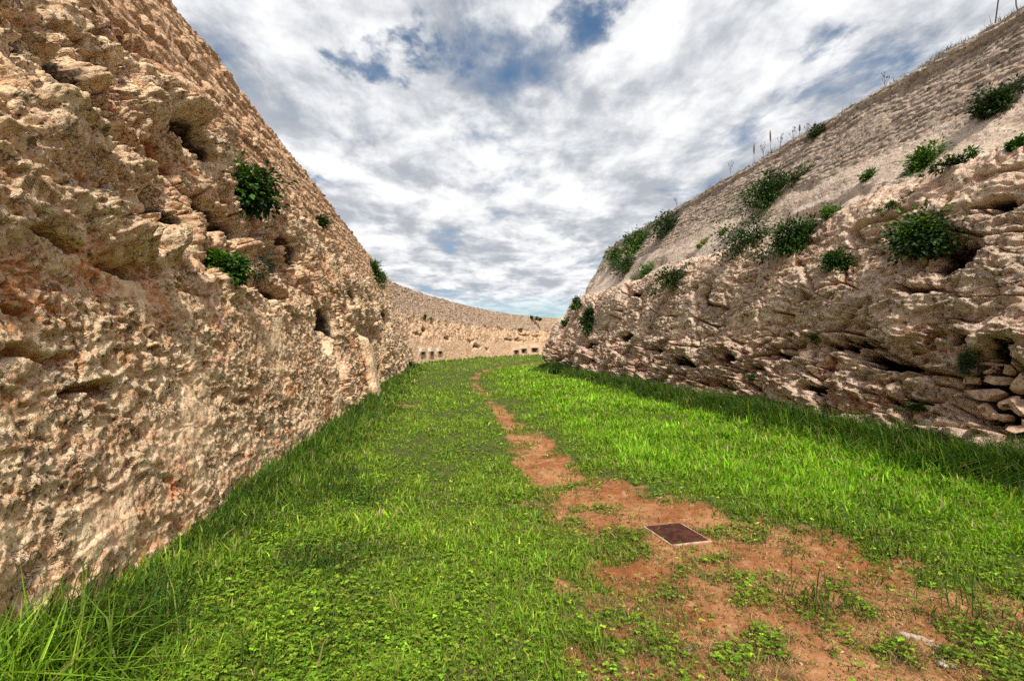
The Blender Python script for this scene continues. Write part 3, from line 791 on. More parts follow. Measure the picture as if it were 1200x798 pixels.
def make_grass():
    x, y = scatter(1500000, 1.25, 96, 1.42)
    xf, yf = x.astype(F32), y.astype(F32)
    pm_ = path_mask(xf, yf); tn_ = tuft_noise(xf, yf)
    P = np.stack([xf, yf, np.full_like(xf, 1.1)], 1)
    patch = fbm(P * .55, 3); clump = fbm(P * 3.2 + 4, 2)
    # survival: full on the turf, tufts on the bare path
    turf = 1 - pm_
    surv = turf * np.clip(.85 + .4 * clump, .5, 1) + pm_ * (sstep(.12, .5, tn_) * .8 + .10)
    thin = sstep(.1, .5, perlin(P * 1.7 + 30)) * .6 * sstep(6, 2.5, y)
    keep = (RNG.random(len(x)) < surv * (1 - thin)) & free_of_cover(x, y)
    x, y, pm_, tn_, patch, clump = (q[keep] for q in (x, y, pm_, tn_, patch, clump))
    n = len(x); d = np.hypot(x, y)
    pc = np.interp(y, PATH_Y, PATH_C); pw = np.interp(y, PATH_Y, PATH_W)
    right = sstep(.0, 1.2, x - pc - pw)
    dl = x - lx_base(y); dr = np.where(y < 36.5, rx_base(y) - x, 9)
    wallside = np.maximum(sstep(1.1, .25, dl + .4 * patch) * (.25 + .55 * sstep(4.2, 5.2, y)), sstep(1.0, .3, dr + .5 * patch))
    h = (.029 + .015 * (1 - pm_)) * (1 + .6 * clump) * (1 + .5 * patch)
    h = h * (1 + 1.05 * right) + wallside * .16 * (1 - pm_)
    h *= np.exp(RNG.normal(0, .28, n)) * (1 + .012 * np.minimum(d, 60))
    h = np.clip(h, .02, .5)
    w = (.0036 + .0014 * d) * np.clip(h / .09, .7, 1.5)
    az = RNG.random(n) * 2 * math.pi; lean = np.abs(RNG.normal(.15, .25, n)); bend = np.abs(RNG.normal(.35, .25, n))
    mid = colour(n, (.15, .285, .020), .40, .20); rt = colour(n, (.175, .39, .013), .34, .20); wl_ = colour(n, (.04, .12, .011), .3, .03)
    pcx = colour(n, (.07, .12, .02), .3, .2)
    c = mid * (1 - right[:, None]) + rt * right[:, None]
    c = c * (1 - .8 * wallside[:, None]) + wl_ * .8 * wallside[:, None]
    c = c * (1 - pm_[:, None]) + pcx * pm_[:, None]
    c *= (1 + .22 * patch + .2 * clump)[:, None]
    dry = (RNG.random(n) < .08 + .10 * pm_ + .03 * sstep(12, 40, d))
    c[dry] = colour(int(dry.sum()), (.42, .34, .15), .25)
    z = ground_z(x.astype(F32), y.astype(F32)) - .008
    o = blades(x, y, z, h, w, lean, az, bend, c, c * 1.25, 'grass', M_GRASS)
    tag(o, 'short bright green turf covering the ditch floor beside the dirt path', 'grass', kind='stuff')

def make_tall_grass():
    xs, ys, hs = [], [], []
    # along the foot of the left wall
    n = 60000
    t = RNG.random(n); y = 1.6 * (40 / 1.6) ** t
    P = np.stack([y, y * 0, y * 0], 1)
    wid = .30 + .30 * perlin(np.stack([y * .9, y * 0 + 2, y * 0], 1).astype(F32)) + .3 * sstep(7, 5, y) * sstep(4, 5.5, y)
    x = lx_base(y) + .02 + np.abs(RNG.normal(0, 1, n)) * np.maximum(.12, wid)
    hh = (.14 + .10 * sstep(.6, .1, x - lx_base(y))) * (.45 + .55 * sstep(4.3, 5.2, y)) + .06 * perlin(np.stack([y * 1.3, y * 0 + 7, y * 0], 1).astype(F32))
    xs.append(x); ys.append(y); hs.append(hh)
    # the big arching tuft in the near left corner
    n = 2600
    y = RNG.normal(2.25, .35, n); x = np.maximum(lx_base(y) + .03, -1.95 - .45 * np.abs(RNG.normal(0, 1, n)) + .12 * RNG.normal(0, 1, n)); y = np.maximum(y, 1.45)
    xs.append(x); ys.append(y); hs.append(np.full(n, .36))
    # foot of the right bank
    n = 60000
    t = RNG.random(n); y = 4.2 * (35.5 / 4.2) ** t
    x = rx_base(y) + .05 - np.abs(RNG.normal(0, 1, n)) * (.30 + .2 * perlin(np.stack([y * .7, y * 0 + 4, y * 0], 1).astype(F32)))
    hh = .36 + .12 * perlin(np.stack([y * 1.1, y * 0 + 9, y * 0], 1).astype(F32)) + .14 * sstep(.9, .1, rx_base(y) - x)
    xs.append(x); ys.append(y); hs.append(hh)
    # clumps on the right-hand turf
    for (cx, cy, r, m) in ((2.9, 4.2, .25, 160), (3.6, 5.1, .4, 350), (-1.35, 3.75, .22, 420), (-1.8, 5.4, .4, 500), (-1.0, 2.6, .2, 150), (1.95, 3.3, .10, 90), (2.75, 3.05, .16, 120)):
        xs.append(RNG.normal(cx, r, m)); ys.append(RNG.normal(cy, r, m)); hs.append(np.full(m, .13))
    x = np.concatenate(xs); y = np.concatenate(ys); h = np.concatenate(hs)
    n = len(x); h = np.clip(h * np.exp(RNG.normal(0, .3, n)), .05, .62); d = np.hypot(x, y)
    w = (.0042 + .0008 * d) * (1 + .7 * sstep(2.9, 2.2, y) * sstep(-.6, -1.2, x))
    az = RNG.random(n) * 2 * math.pi; lean = np.abs(RNG.normal(.18, .2, n)); bend = np.abs(RNG.normal(.5, .3, n))
    c = colour(n, (.028, .088, .009), .35, .03)
    nearc = sstep(2.7, 2.0, y) * sstep(0, -1, x)
    c = c * (1 - nearc[:, None]) + colour(n, (.24, .44, .03), .3, .15) * nearc[:, None]
    dry = RNG.random(n) < .03; c[dry] = colour(int(dry.sum()), (.28, .22, .1), .2)
    z = ground_z(x.astype(F32), y.astype(F32)) - .01
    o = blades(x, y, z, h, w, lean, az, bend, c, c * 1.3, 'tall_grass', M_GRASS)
    tag(o, 'long dark green grass growing along the foot of both walls', 'tall grass', kind='stuff')

def leaf_mesh(pos, nrm, d, ln, wd, col, name, mat, parent=None, fold=.25):
    """pointed oval leaves: base, two sides, tip, with a raised or sunken rib"""
    n = len(pos)
    d = d / (np.linalg.norm(d, axis=1)[:, None] + 1e-9)
    nrm = nrm - (nrm * d).sum(1)[:, None] * d; nrm /= np.linalg.norm(nrm, axis=1)[:, None] + 1e-9
    s = np.cross(d, nrm)
    ln = np.asarray(ln)[:, None]; wd = np.asarray(wd)[:, None]
    b = pos; m = pos + d * ln * .5 - nrm * wd * fold * .5; t = pos + d * ln - nrm * ln * .12
    l1 = pos + d * ln * .42 + s * wd * .5 + nrm * wd * fold * .3; r1 = pos + d * ln * .42 - s * wd * .5 + nrm * wd * fold * .3
    V = np.stack([b, l1, t, r1, m], 1).reshape(-1, 3)
    base = (np.arange(n) * 5)[:, None]
    loops = (base + np.array([[0, 4, 1, 1, 4, 2, 0, 3, 4, 4, 3, 2]])).ravel()
    C = np.repeat(col, 5, axis=0)
    return mesh_np(name, V, loops, np.full(n * 4, 3), mat, parent, None, False, C)

def make_clover():
    n = 42000
    x, y = scatter(n * 5, 1.3, 14, 1.7)
    xf, yf = x.astype(F32), y.astype(F32)
    pm_ = path_mask(xf, yf); P = np.stack([xf, yf, np.full_like(xf, 5.1)], 1)
    pch = fbm(P * .9, 3); tn_ = tuft_noise(xf, yf)
    leftish = sstep(.3, -.8, x)
    pch = pch + .5 * perlin(P * 4)
    surv = (1 - pm_) * (sstep(-.1, .5, pch + .55 * (leftish - .5) * sstep(7, 3, y)) * .62 + .18) + pm_ * (sstep(.2, .55, tn_) * .55 + .04)
    keep = (RNG.random(len(x)) < surv) & free_of_cover(x, y)
    x, y = x[keep], y[keep]; n = len(x)
    z = ground_z(x.astype(F32), y.astype(F32)) + .015 + np.abs(RNG.normal(.02, .018, n))
    pos, nr, dr, sz = [], [], [], []
    a0 = RNG.random(n) * 6.28; size = (.009 + .010 * RNG.random(n)) * (1 + .08 * y)
    tilt = RNG.normal(0, .35, (n, 2))
    for k_ in range(3):
        a = a0 + k_ * 2.094 + RNG.normal(0, .15, n)
        dd = np.stack([np.cos(a), np.sin(a), RNG.normal(.1, .25, n)], 1)
        pos.append(np.stack([x, y, z], 1)); dr.append(dd)
        nr.append(np.stack([tilt[:, 0], tilt[:, 1], np.ones(n)], 1)); sz.append(size)
    pos, nr, dr, sz = map(np.concatenate, (pos, nr, dr, sz))
    c1 = colour(n, (.16, .32, .018), .40, .25); c = np.concatenate([c1] * 3)
    o = leaf_mesh(pos, nr, dr, sz, sz * .85, c, 'clover', M_GRASS)
    tag(o, 'low carpet of small round clover leaves among the left turf', 'clover', kind='stuff')

make_grass(); make_tall_grass(); make_clover()

# ------------------------------------------------------------------ shrubs on the walls
def project(V):
    d = V - CAM
    c, s = math.cos(PITCH), math.sin(PITCH)
    fwd = c * d[:, 1] + s * d[:, 2]; up = -s * d[:, 1] + c * d[:, 2]
    ok = fwd > .3
    f = np.where(ok, fwd, 1)
    return 600 + FPX * d[:, 0] / f, 399 - FPX * up / f, np.where(ok, fwd, 1e9)
PROJ = {kk: project(v[0]) for kk, v in WALL_PTS.items()}
def on_wall(px, py, keys=('left', 'right', 'far'), tol=3.0):
    """the point of a bank seen at a pixel of the photograph, with its outward normal"""
    best = None
    for kk in keys:
        x, y, f = PROJ[kk]
        for tl in (tol, 3 * tol, 9 * tol):
            m = (np.abs(x - px) < tl) & (np.abs(y - py) < tl)
            if m.any():
                idx = np.nonzero(m)[0]; i = idx[np.argmin(f[idx])]
                if best is None or (tl, f[i]) < (best[2], best[3]):
                    best = (WALL_PTS[kk][0][i], WALL_PTS[kk][1][i], tl, f[i])
                break
    return best[0].copy(), best[1].copy(), best[3]

GREENS = {'dark': (.028, .062, .013), 'mid': (.05, .12, .016), 'bright': (.085, .18, .018), 'grey': (.055, .075, .04), 'olive': (.055, .075, .018), 'dry': (.10, .085, .045), 'yellow': (.22, .26, .02)}
def shrub(name, cat, label, px, py, w_px, h_px, tone='dark', second=None, leaf=.06, n=700, out=.5, hang=0.0, tilt=0.0, keys=('left', 'right', 'far'), group=None, loose=.35, stems=9, sprigs=0, narrow=.5):
    """a bush rooted at the bank point seen at the pixel; crown about w_px x h_px there"""
    p, nrm, f = on_wall(px, py, keys)
    W = w_px * f / FPX; H = h_px * f / FPX; Dp = max(min(W, H) * max(out * .9, .4), leaf * 1.2)
    n = int(n * 4.0); leaf *= 1.10; loose *= .85
    view = p - CAM; view[2] = 0; view /= np.linalg.norm(view)
    right = np.array([view[1], -view[0], 0]); up = np.array([0, 0, 1.0])
    ct, st = math.cos(math.radians(tilt)), math.sin(math.radians(tilt))
    A = right * ct + up * st; Bv = -right * st + up * ct
    nd = nrm / np.linalg.norm(nrm)
    root = p - nd * .03
    e = tag(empty(name, root), label, cat, group)
    centre = p + nd * min(W, H) * .13 - up * hang * H
    # uneven crown from clumps
    m = max(7, int(n / 110)); r = np.random.default_rng(abs(hash((px, py))) % 99991 if False else int(px * 7 + py * 13))
    cc = r.normal(0, 1, (m, 3)); cc /= np.linalg.norm(cc, axis=1)[:, None]; cc *= (r.random(m) ** .45)[:, None]
    cl = centre + cc[:, :1] * A * W * .42 + cc[:, 1:2] * Bv * H * .42 + cc[:, 2:3] * view * Dp * .5
    if sprigs:
        k_ = r.choice(m, sprigs, replace=False)
        cl[k_] += (Bv * H * .28)[None] * (0.6 + .6 * r.random((sprigs, 1)))
    q_ = r.random(m) < .3
    cl[q_] += (np.sign(r.normal(size=(m, 1))) * (.15 + .28 * r.random((m, 1))) * A * W - .10 * H * up)[q_]
    wgt = r.random(m) ** 1.2 + .15; wgt /= wgt.sum(); ci = r.choice(m, n, p=wgt)
    rad = loose * min(W, H) * (.35 + 1.6 * wgt * m * .5)
    rad = np.minimum(rad, .42 * min(W, H))
    off = r.normal(0, .5, (n, 3)) * rad[ci][:, None] * np.array([1, 1, .8])
    pos = cl[ci] + off
    dd = off + .5 * (pos - root) / (np.linalg.norm(pos - root, axis=1)[:, None] + 1e-6) * rad[ci][:, None] + r.normal(0, .25, (n, 3)) * rad[ci][:, None]
    dd[:, 2] -= .25 * rad[ci]
    nn = r.normal(0, .5, (n, 3)) + up * .8 + nd * .5
    ls = leaf * (.6 + .7 * r.random(n))
    base = np.array(GREENS[tone]); sec = np.array(GREENS[second or tone])
    shade = r.random(m)[ci]
    col = base + (sec - base) * (shade > .6)[:, None] * (.6 + .8 * r.random((n, 1)))
    col = col * np.exp(r.normal(0, .25, n))[:, None] * (.75 + .5 * shade)[:, None]
    o = leaf_mesh(pos - root, nn, dd, ls, ls * narrow, col, 'foliage', M_LEAF, e)
    ps = []
    for i in r.choice(m, min(stems, m), replace=False):
        a = np.zeros(3); b_ = cl[i] - root
        q = np.array([a, b_ * .35 + nd * .05 * H + r.normal(0, .03, 3) * H, b_ * .7 + r.normal(0, .03, 3) * H, b_])
        t_ = .006 + .010 * min(1.2, H); ps.append((q, [t_, t_ * .75, t_ * .5, t_ * .25]))
    tubes('stem', ps, M_BARK, e, 5)
    return e

L, R_, Fw = ('left',), ('right',), ('far',)
shrub('fig_bush', 'bush', 'largest bush on the left wall, dark green and leafy, hanging over a hollow', 284, 205, 46, 64, 'dark', 'mid', .085, 560, .5, .25, -8, L, loose=.28, narrow=.75)
shrub('bush', 'bush', 'small bright green bush on the ledge below the large hanging bush of left wall', 263, 308, 42, 26, 'mid', 'bright', .06, 260, .6, 0, -25, L, narrow=.7)
shrub('scrub_plant', 'bush', 'grey-green wispy scrub in the hollow of left wall, right of the small bright bush', 305, 310, 26, 34, 'grey', 'dry', .05, 300, .5, .1, 0, L, narrow=.22)
shrub('bush', 'bush', 'small round dark bush alone on the upper rubble of the left wall', 379, 259, 14, 22, 'dark', 'mid', .07, 260, .6, 0, 0, L)
shrub('ivy_clump', 'bush', 'long dark clump trailing over the top edge of the left wall near its bend', 446, 308, 13, 44, 'dark', 'mid', .10, 700, .8, 0, 28, L)
shrub('bush', 'bush', 'low dark bush at the foot of the left wall where it bends', 483, 431, 13, 12, 'dark', 'dark', .10, 260, .9, 0, 0, ('left', 'far'))
shrub('wall_tuft', 'plant', 'left one of two tiny tufts on the far wall just past the bend', 500, 369, 3, 5, 'dark', 'mid', .12, 60, .5, 0, 0, Fw, stems=3)
shrub('wall_tuft', 'plant', 'right one of two tiny tufts on the far wall just past the bend', 507, 371, 4, 4, 'dark', 'mid', .12, 60, .5, 0, 0, Fw, stems=3)
shrub('wall_tuft', 'plant', 'tiny green tuft on the far wall above the three wide gun slits', 613, 386, 6, 3, 'mid', 'dark', .14, 60, .5, 0, 0, Fw, stems=3)
shrub('hedge', 'bush', 'low dark scrub line on top of the far wall beside the right bank', 626, 371, 16, 4, 'dark', 'dark', .22, 260, .6, 0, 0, Fw, stems=4)
# right bank, far to near
shrub('small_plant', 'plant', 'small leafy plant on the skyline crest at the far end of right bank', 676, 354, 12, 9, 'mid', 'dark', .12, 160, .6, 0, 25, R_)
shrub('small_plant', 'plant', 'low green clump on the skyline crest nearest the far wall', 657, 368, 10, 7, 'mid', 'dark', .11, 130, .6, 0, 25, R_)
shrub('ivy_clump', 'bush', 'dark narrow bush hanging in the vertical cleft at the far end of right bank', 689, 370, 14, 36, 'dark', 'dark', .13, 520, .5, 0, -15, R_)
shrub('bush', 'bush', 'small dark bush, farthest of three on the sloping skyline of the right bank', 721, 301, 24, 24, 'dark', 'mid', .12, 360, .7, 0, 20, R_)
shrub('bush', 'bush', 'bright green elongated bush, middle of three on the sloping skyline of right bank', 751, 279, 44, 22, 'mid', 'bright', .12, 520, .6, 0, 35, R_)
shrub('bush', 'bush', 'dark upright bush, nearest of three on the sloping skyline of right bank', 784, 262, 26, 28, 'dark', 'dark', .11, 420, .6, 0, 30, R_)
shrub('bush', 'bush', 'dark bush on the far ledge of right bank, left of a paler low one', 734, 313, 26, 26, 'dark', 'mid', .10, 420, .7, 0, 15, R_, sprigs=2)
shrub('bush', 'bush', 'paler green low bush beside the dark one on the far ledge', 757, 316, 28, 18, 'mid', 'bright', .09, 360, .6, 0, 15, R_)
shrub('bush', 'bush', 'spreading olive dark bush in the long hollow under the ledge', 793, 322, 52, 24, 'dark', 'olive', .08, 640, .5, 0, 18, R_)
shrub('bush', 'bush', 'dark bush with upright sprigs on the middle ledge of right bank', 881, 282, 48, 42, 'dark', 'mid', .075, 850, .7, 0, 12, R_, sprigs=4)
shrub('bush', 'bush', 'wide dark green mound beside the sprigged bush on the middle ledge', 935, 280, 74, 40, 'dark', 'mid', .07, 1150, .7, 0, 10, R_)
shrub('bush', 'bush', 'dark bush sprawling on the smooth apron high above the middle ledge', 903, 225, 66, 40, 'dark', 'mid', .075, 1050, .6, 0, 30, R_)
shrub('small_plant', 'plant', 'thin green trailing growth just above the sprawling high bush', 938, 203, 26, 14, 'mid', 'olive', .06, 170, .4, 0, 35, R_)
shrub('bush', 'bush', 'low green clump in a rock pocket below and right of the wide mound', 986, 305, 46, 24, 'mid', 'dark', .06, 480, .6, 0, 0, R_)
shrub('small_plant', 'plant', 'small green tuft above the wide dark mound on the rubble patch', 970, 248, 14, 17, 'mid', 'bright', .06, 170, .6, 0, 0, R_)
shrub('small_plant', 'plant', 'small dull tuft on the pale apron left of bright trailing bush', 1016, 205, 18, 12, 'olive', 'mid', .05, 130, .4, 0, 30, R_)
shrub('bush', 'bush', 'bright green trailing bush on the upper apron near the right of view', 1078, 190, 58, 26, 'bright', 'mid', .06, 560, .5, 0, 32, R_)
shrub('small_plant', 'plant', 'dull green growth along the crack right of the bright trailing bush', 1110, 197, 44, 14, 'olive', 'mid', .05, 240, .4, 0, 22, R_)
shrub('fig_bush', 'bush', 'largest bush on the right bank, leafy and bright edged, hanging over rock', 1088, 271, 62, 56, 'dark', 'bright', .065, 620, .35, .12, 22, R_, loose=.42, narrow=.75)
shrub('bush', 'bush', 'greyish dark bush on the upper rubble at the right edge of view', 1174, 116, 54, 28, 'grey', 'dark', .06, 700, .6, 0, 22, R_, sprigs=3)
shrub('small_plant', 'plant', 'small green tuft on the ledge at the very right edge of view', 1194, 166, 20, 12, 'mid', 'bright', .05, 150, .4, 0, 20, R_)
shrub('moss_patch', 'moss', 'yellow-green moss patch on the pale apron, lower of two', 825, 281, 22, 6, 'yellow', 'bright', .05, 200, .3, 0, 28, R_, stems=2)
shrub('moss_patch', 'moss', 'yellow-green moss patch on the pale apron, upper of two', 848, 268, 20, 6, 'yellow', 'bright', .05, 170, .3, 0, 32, R_, stems=2)
shrub('moss_patch', 'moss', 'flat green moss on the ledge lip left of the largest right-hand bush', 1047, 236, 30, 8, 'bright', 'olive', .03, 240, .3, 0, 25, R_, stems=2)
shrub('small_plant', 'plant', 'grey-green feathery plant in the hole beside the stacked stones', 1130, 424, 16, 28, 'grey', 'dark', .04, 240, .5, 0, 0, R_, narrow=.3)
shrub('small_plant', 'plant', 'tiny green tuft in the foot of the right bank near tall grass', 880, 441, 14, 6, 'mid', 'dark', .05, 100, .5, 0, 0, R_, stems=3)
shrub('moss_patch', 'moss', 'olive mossy clump low on the rock left of the stacked stones', 1072, 474, 32, 8, 'olive', 'mid', .03, 300, .4, 0, 0, R_, stems=2)
shrub('small_plant', 'plant', 'tiny green sprig on bare rock face below the low pocket clump', 951, 398, 9, 6, 'mid', 'bright', .04, 60, .5, 0, 0, R_, stems=2)
shrub('small_plant', 'plant', 'dark grass clump at the foot of rock corner in shade', 666, 428, 26, 14, 'dark', 'mid', .22, 500, .8, 0, 0, R_, narrow=.14)

# ------------------------------------------------------------------ the top edge of the right bank: dry fringe and stalks
def right_top(px):
    x, y, f = PROJ['right']
    m = (np.abs(x - px) < 4) & (f < 60)
    idx = np.nonzero(m)[0]; i = idx[np.argmin(y[idx])]
    return WALL_PTS['right'][0][i].copy(), f[i]

def dry_fringe():
    j = Vr.shape[0] - 1
    E = Vr[j]; mask = (E[:, 1] > 4.5) & (E[:, 1] < 36); E = E[mask]
    n = 26000
    i = RNG.integers(0, len(E), n)
    P = E[i]
    clump = perlin(np.stack([P[:, 1] * 1.1, P[:, 0] * 0, P[:, 0] * 0 + 3], 1).astype(F32))
    x = P[:, 0] + .02 + np.abs(RNG.normal(0, .18, n)); y = P[:, 1] + RNG.normal(0, .05, n)
    h = (.10 + .08 * clump) * np.exp(RNG.normal(0, .35, n)); h = np.clip(h, .03, .4)
    d = np.hypot(x, y)
    c = colour(n, (.10, .075, .035), .3); gm = RNG.random(n) < .25; c[gm] = colour(int(gm.sum()), (.06, .075, .02), .3)
    o = blades(x, y, np.full(n, 7.48), h, .004 + .0004 * d, np.abs(RNG.normal(.2, .3, n)), RNG.random(n) * 6.28, np.abs(RNG.normal(.3, .2, n)), c, c * 1.2, 'dry_grass', M_GRASS)
    tag(o, 'thin brown fringe of dry grass along the top edge of the right bank', 'dry grass', kind='stuff')
dry_fringe()

def stalk(px, top_py, label, kind):
    p, f = right_top(px)
    H = None
    base = p + np.array([.12, .1, 0]); base[2] = 7.47
    _, py0, _ = project(base[None]); H = max(.25, (py0[0] - top_py) * f / FPX)
    e = tag(empty('dry_stalk', base), label, 'dry plant', 'dry stalks along the right skyline')
    r = np.random.default_rng(int(px))
    lean = r.normal(0, .05, 2)
    paths = [(np.array([[0, 0, 0], [lean[0] * .5 * H, lean[1] * .5 * H, .5 * H], [lean[0] * H, lean[1] * H, H]]), [.007, .006, .004])]
    tubes('stem', paths, M_DRYSTEM, e, 5)
    if kind == 'spike':                                    # dead mullein: thick seed head
        zz = np.linspace(.55, 1.0, 8) * H
        tubes('seed_head', [(np.stack([lean[0] * zz, lean[1] * zz, zz], 1), [.008, .02, .024, .026, .024, .022, .016, .006])], M_DRYSTEM, e, 7)
    else:                                                  # branching umbel weed
        ps = []
        for i in range(9):
            a = r.random() * 6.28; t = .35 + .6 * r.random(); l = .22 * H * (1.2 - t) + .08
            s0 = np.array([lean[0] * t * H, lean[1] * t * H, t * H]); s1 = s0 + np.array([math.cos(a) * l * .6, math.sin(a) * l * .6, l])
            ps.append((np.array([s0, (s0 + s1) / 2 + np.array([0, 0, -.02]), s1]), [.0035, .003, .0025]))
            ps.append((np.array([s1 - np.array([0, 0, .015]), s1, s1 + np.array([0, 0, .03])]), [.004, .011, .003]))
        tubes('branch', ps, M_DRYSTEM, e, 4)
stalk(877, 168, 'tall dead spike stalk on right skyline, leftmost of the three thick ones', 'spike')
stalk(897, 152, 'tallest dark spike stalk on right skyline, between the other thick ones', 'spike')
stalk(931, 146, 'brown spike stalk on right skyline, rightmost of the three thick ones', 'spike')
stalk(850, 192, 'branching dry weed on right skyline, far left of the spike stalks', 'weed')
stalk(889, 170, 'branching dry weed between the first and second spike stalks', 'weed')
stalk(908, 160, 'branching dry weed between the second and third spike stalks', 'weed')
stalk(924, 152, 'wiry branching weed touching the left side of brown spike stalk', 'weed')
stalk(940, 148, 'leaning branching weed right of the brown spike stalk', 'weed')
stalk(1031, 88, 'lone thin weed on right skyline, nearest the wire', 'weed')
stalk(788, 233, 'thin dead weed on right skyline behind the dark upright bush', 'weed')
shrub('small_plant', 'plant', 'leafy dark tuft on the right skyline right of spike stalks', 957, 150, 16, 12, 'dark', 'olive', .06, 200, .6, 0, 30, R_)

# bent wire at the top right
p, f = right_top(1157); p2, f2 = right_top(1187)
p[2] = p2[2] = 7.46; p[0] += .08; p2[0] += .08
e = tag(empty('bent_wire', p), 'thin black wire arching up out of the right wall top', 'wire')
d = p2 - p
pts = [np.zeros(3)]
for t in np.linspace(0, 1, 14)[1:-1]:
    pts.append(d * (t ** .8) * .82 + np.array([0, 0, 1.35 * math.sin(math.pi * min(1, t * 1.0)) ** .7]) + np.array([.04 * math.sin(9 * t), 0, 0]))
pts += [d * .86 + np.array([0, 0, .22]), d * .94 + np.array([0, 0, .06]), d]
o = tubes('wire', [(np.array(pts), [.012] * len(pts))], M_WIRE, None, 6)
o.parent = e

# ------------------------------------------------------------------ stacked stones in the hollow at right, loose stones on the path
def stone_mesh(name, size, seed, mat, flat=1.0, sub=4):
    bm = bmesh.new(); bmesh.ops.create_icosphere(bm, subdivisions=sub, radius=1)
    V = np.array([v.co[:] for v in bm.verts]); r = np.random.default_rng(seed)
    # cut by random planes for facets
    for _ in range(20):
        n_ = r.normal(size=3); n_ /= np.linalg.norm(n_); dcut = .42 + .32 * r.random()
        s = V @ n_; V = V - np.maximum(0, s - dcut)[:, None] * n_ * .92
    nz = .07 * fbm((V * 1.6 + seed * 3.1).astype(F32), 3) + .045 * fbm((V * 5 + seed).astype(F32), 3)
    V = V * (1 + nz)[:, None] * np.asarray(size)
    for v, c in zip(bm.verts, V): v.co = c
    for f_ in bm.faces: f_.smooth = True
    me = bpy.data.meshes.new(name); bm.to_mesh(me); bm.free(); me.materials.append(mat)
    at = me.attributes.new('cell', 'FLOAT', 'POINT'); at.data.foreach_set('value', np.full(len(V), r.random(), F32))
    at = me.attributes.new('smo', 'FLOAT', 'POINT'); at.data.foreach_set('value', np.full(len(V), .3, F32))
    at = me.attributes.new('cav', 'FLOAT', 'POINT'); at.data.foreach_set('value', (nz * .12).astype(F32))
    return me
def stone(label, px, py, w, h, rot=0, seed=0, group=None, name='stone', keys=R_, push=.12, mat=None):
    p, nrm, f = on_wall(px, py, keys, 2.0)
    u0, z0 = UZ_R(px, py)
    r = ray(px, py); off = np.interp(z0, [a for a, b in RIGHT_PROF], [b for a, b in RIGHT_PROF])
    t = ((RA + off) - CAM[0]) / (r[0] + .1417 * r[1])
    t = (RA + off - 0) / (r[0] + .1417 * r[1])
    q = CAM + r * t; f = t
    W = w * f / FPX * .5; H = h * f / FPX * .5
    me = stone_mesh(name, (W * 1.12, W * 1.0, H * 1.12), seed, mat or M_STONE)
    o = bpy.data.objects.new(name, me); COL.objects.link(o)
    o.location = q + np.array([push, push * .1, 0]); o.rotation_euler = (0, math.radians(rot), math.radians(-35))
    tag(o, label, 'stone', group)
SG = 'stones stacked in the hollow of right bank'
for (lab, px, py, w, h, rot) in (
    ('round tan stone on top of the stack, under the dark hole', 1146, 416, 17, 16, 0),
    ('thin flat stone below the round tan one near the top', 1152, 427, 32, 9, 5),
    ('grey slab stone under the thin flat one', 1152, 435, 29, 14, 4),
    ('brown roundish stone right of the grey slab', 1174, 433, 20, 19, 0),
    ('dark reddish round stone at the left end of the stack', 1132, 446, 25, 18, 0),
    ('oval pale stone in the middle of the stack', 1160, 445, 28, 17, 3),
    ('long broad stone below the dark reddish round one', 1146, 463, 50, 24, -2),
    ('tilted oblong stone right of the long broad one', 1171, 473, 34, 16, 22),
    ('pale block on the upper right of the stack', 1194, 425, 28, 22, -8),
    ('largest pale pitted boulder at the right edge of the stack', 1194, 449, 38, 34, 0),
    ('long grey stone under the largest pale boulder', 1190, 478, 42, 24, 10),
    ('small rust-coloured stone under the long broad one', 1148, 481, 22, 20, -35),
    ('flat stone near the bottom of the stack', 1166, 490, 28, 13, -18),
    ('low slanting slab at the foot of the stack by the grass', 1184, 503, 40, 14, 14),
    ('small stone wedged at the lower right of the stack', 1196, 496, 20, 14, 8),
    ('small round stone stuck left of the long broad one', 1117, 451, 13, 13, 0)):
    stone(lab, px, py, w, h, -rot, int(px * 3 + py), SG)

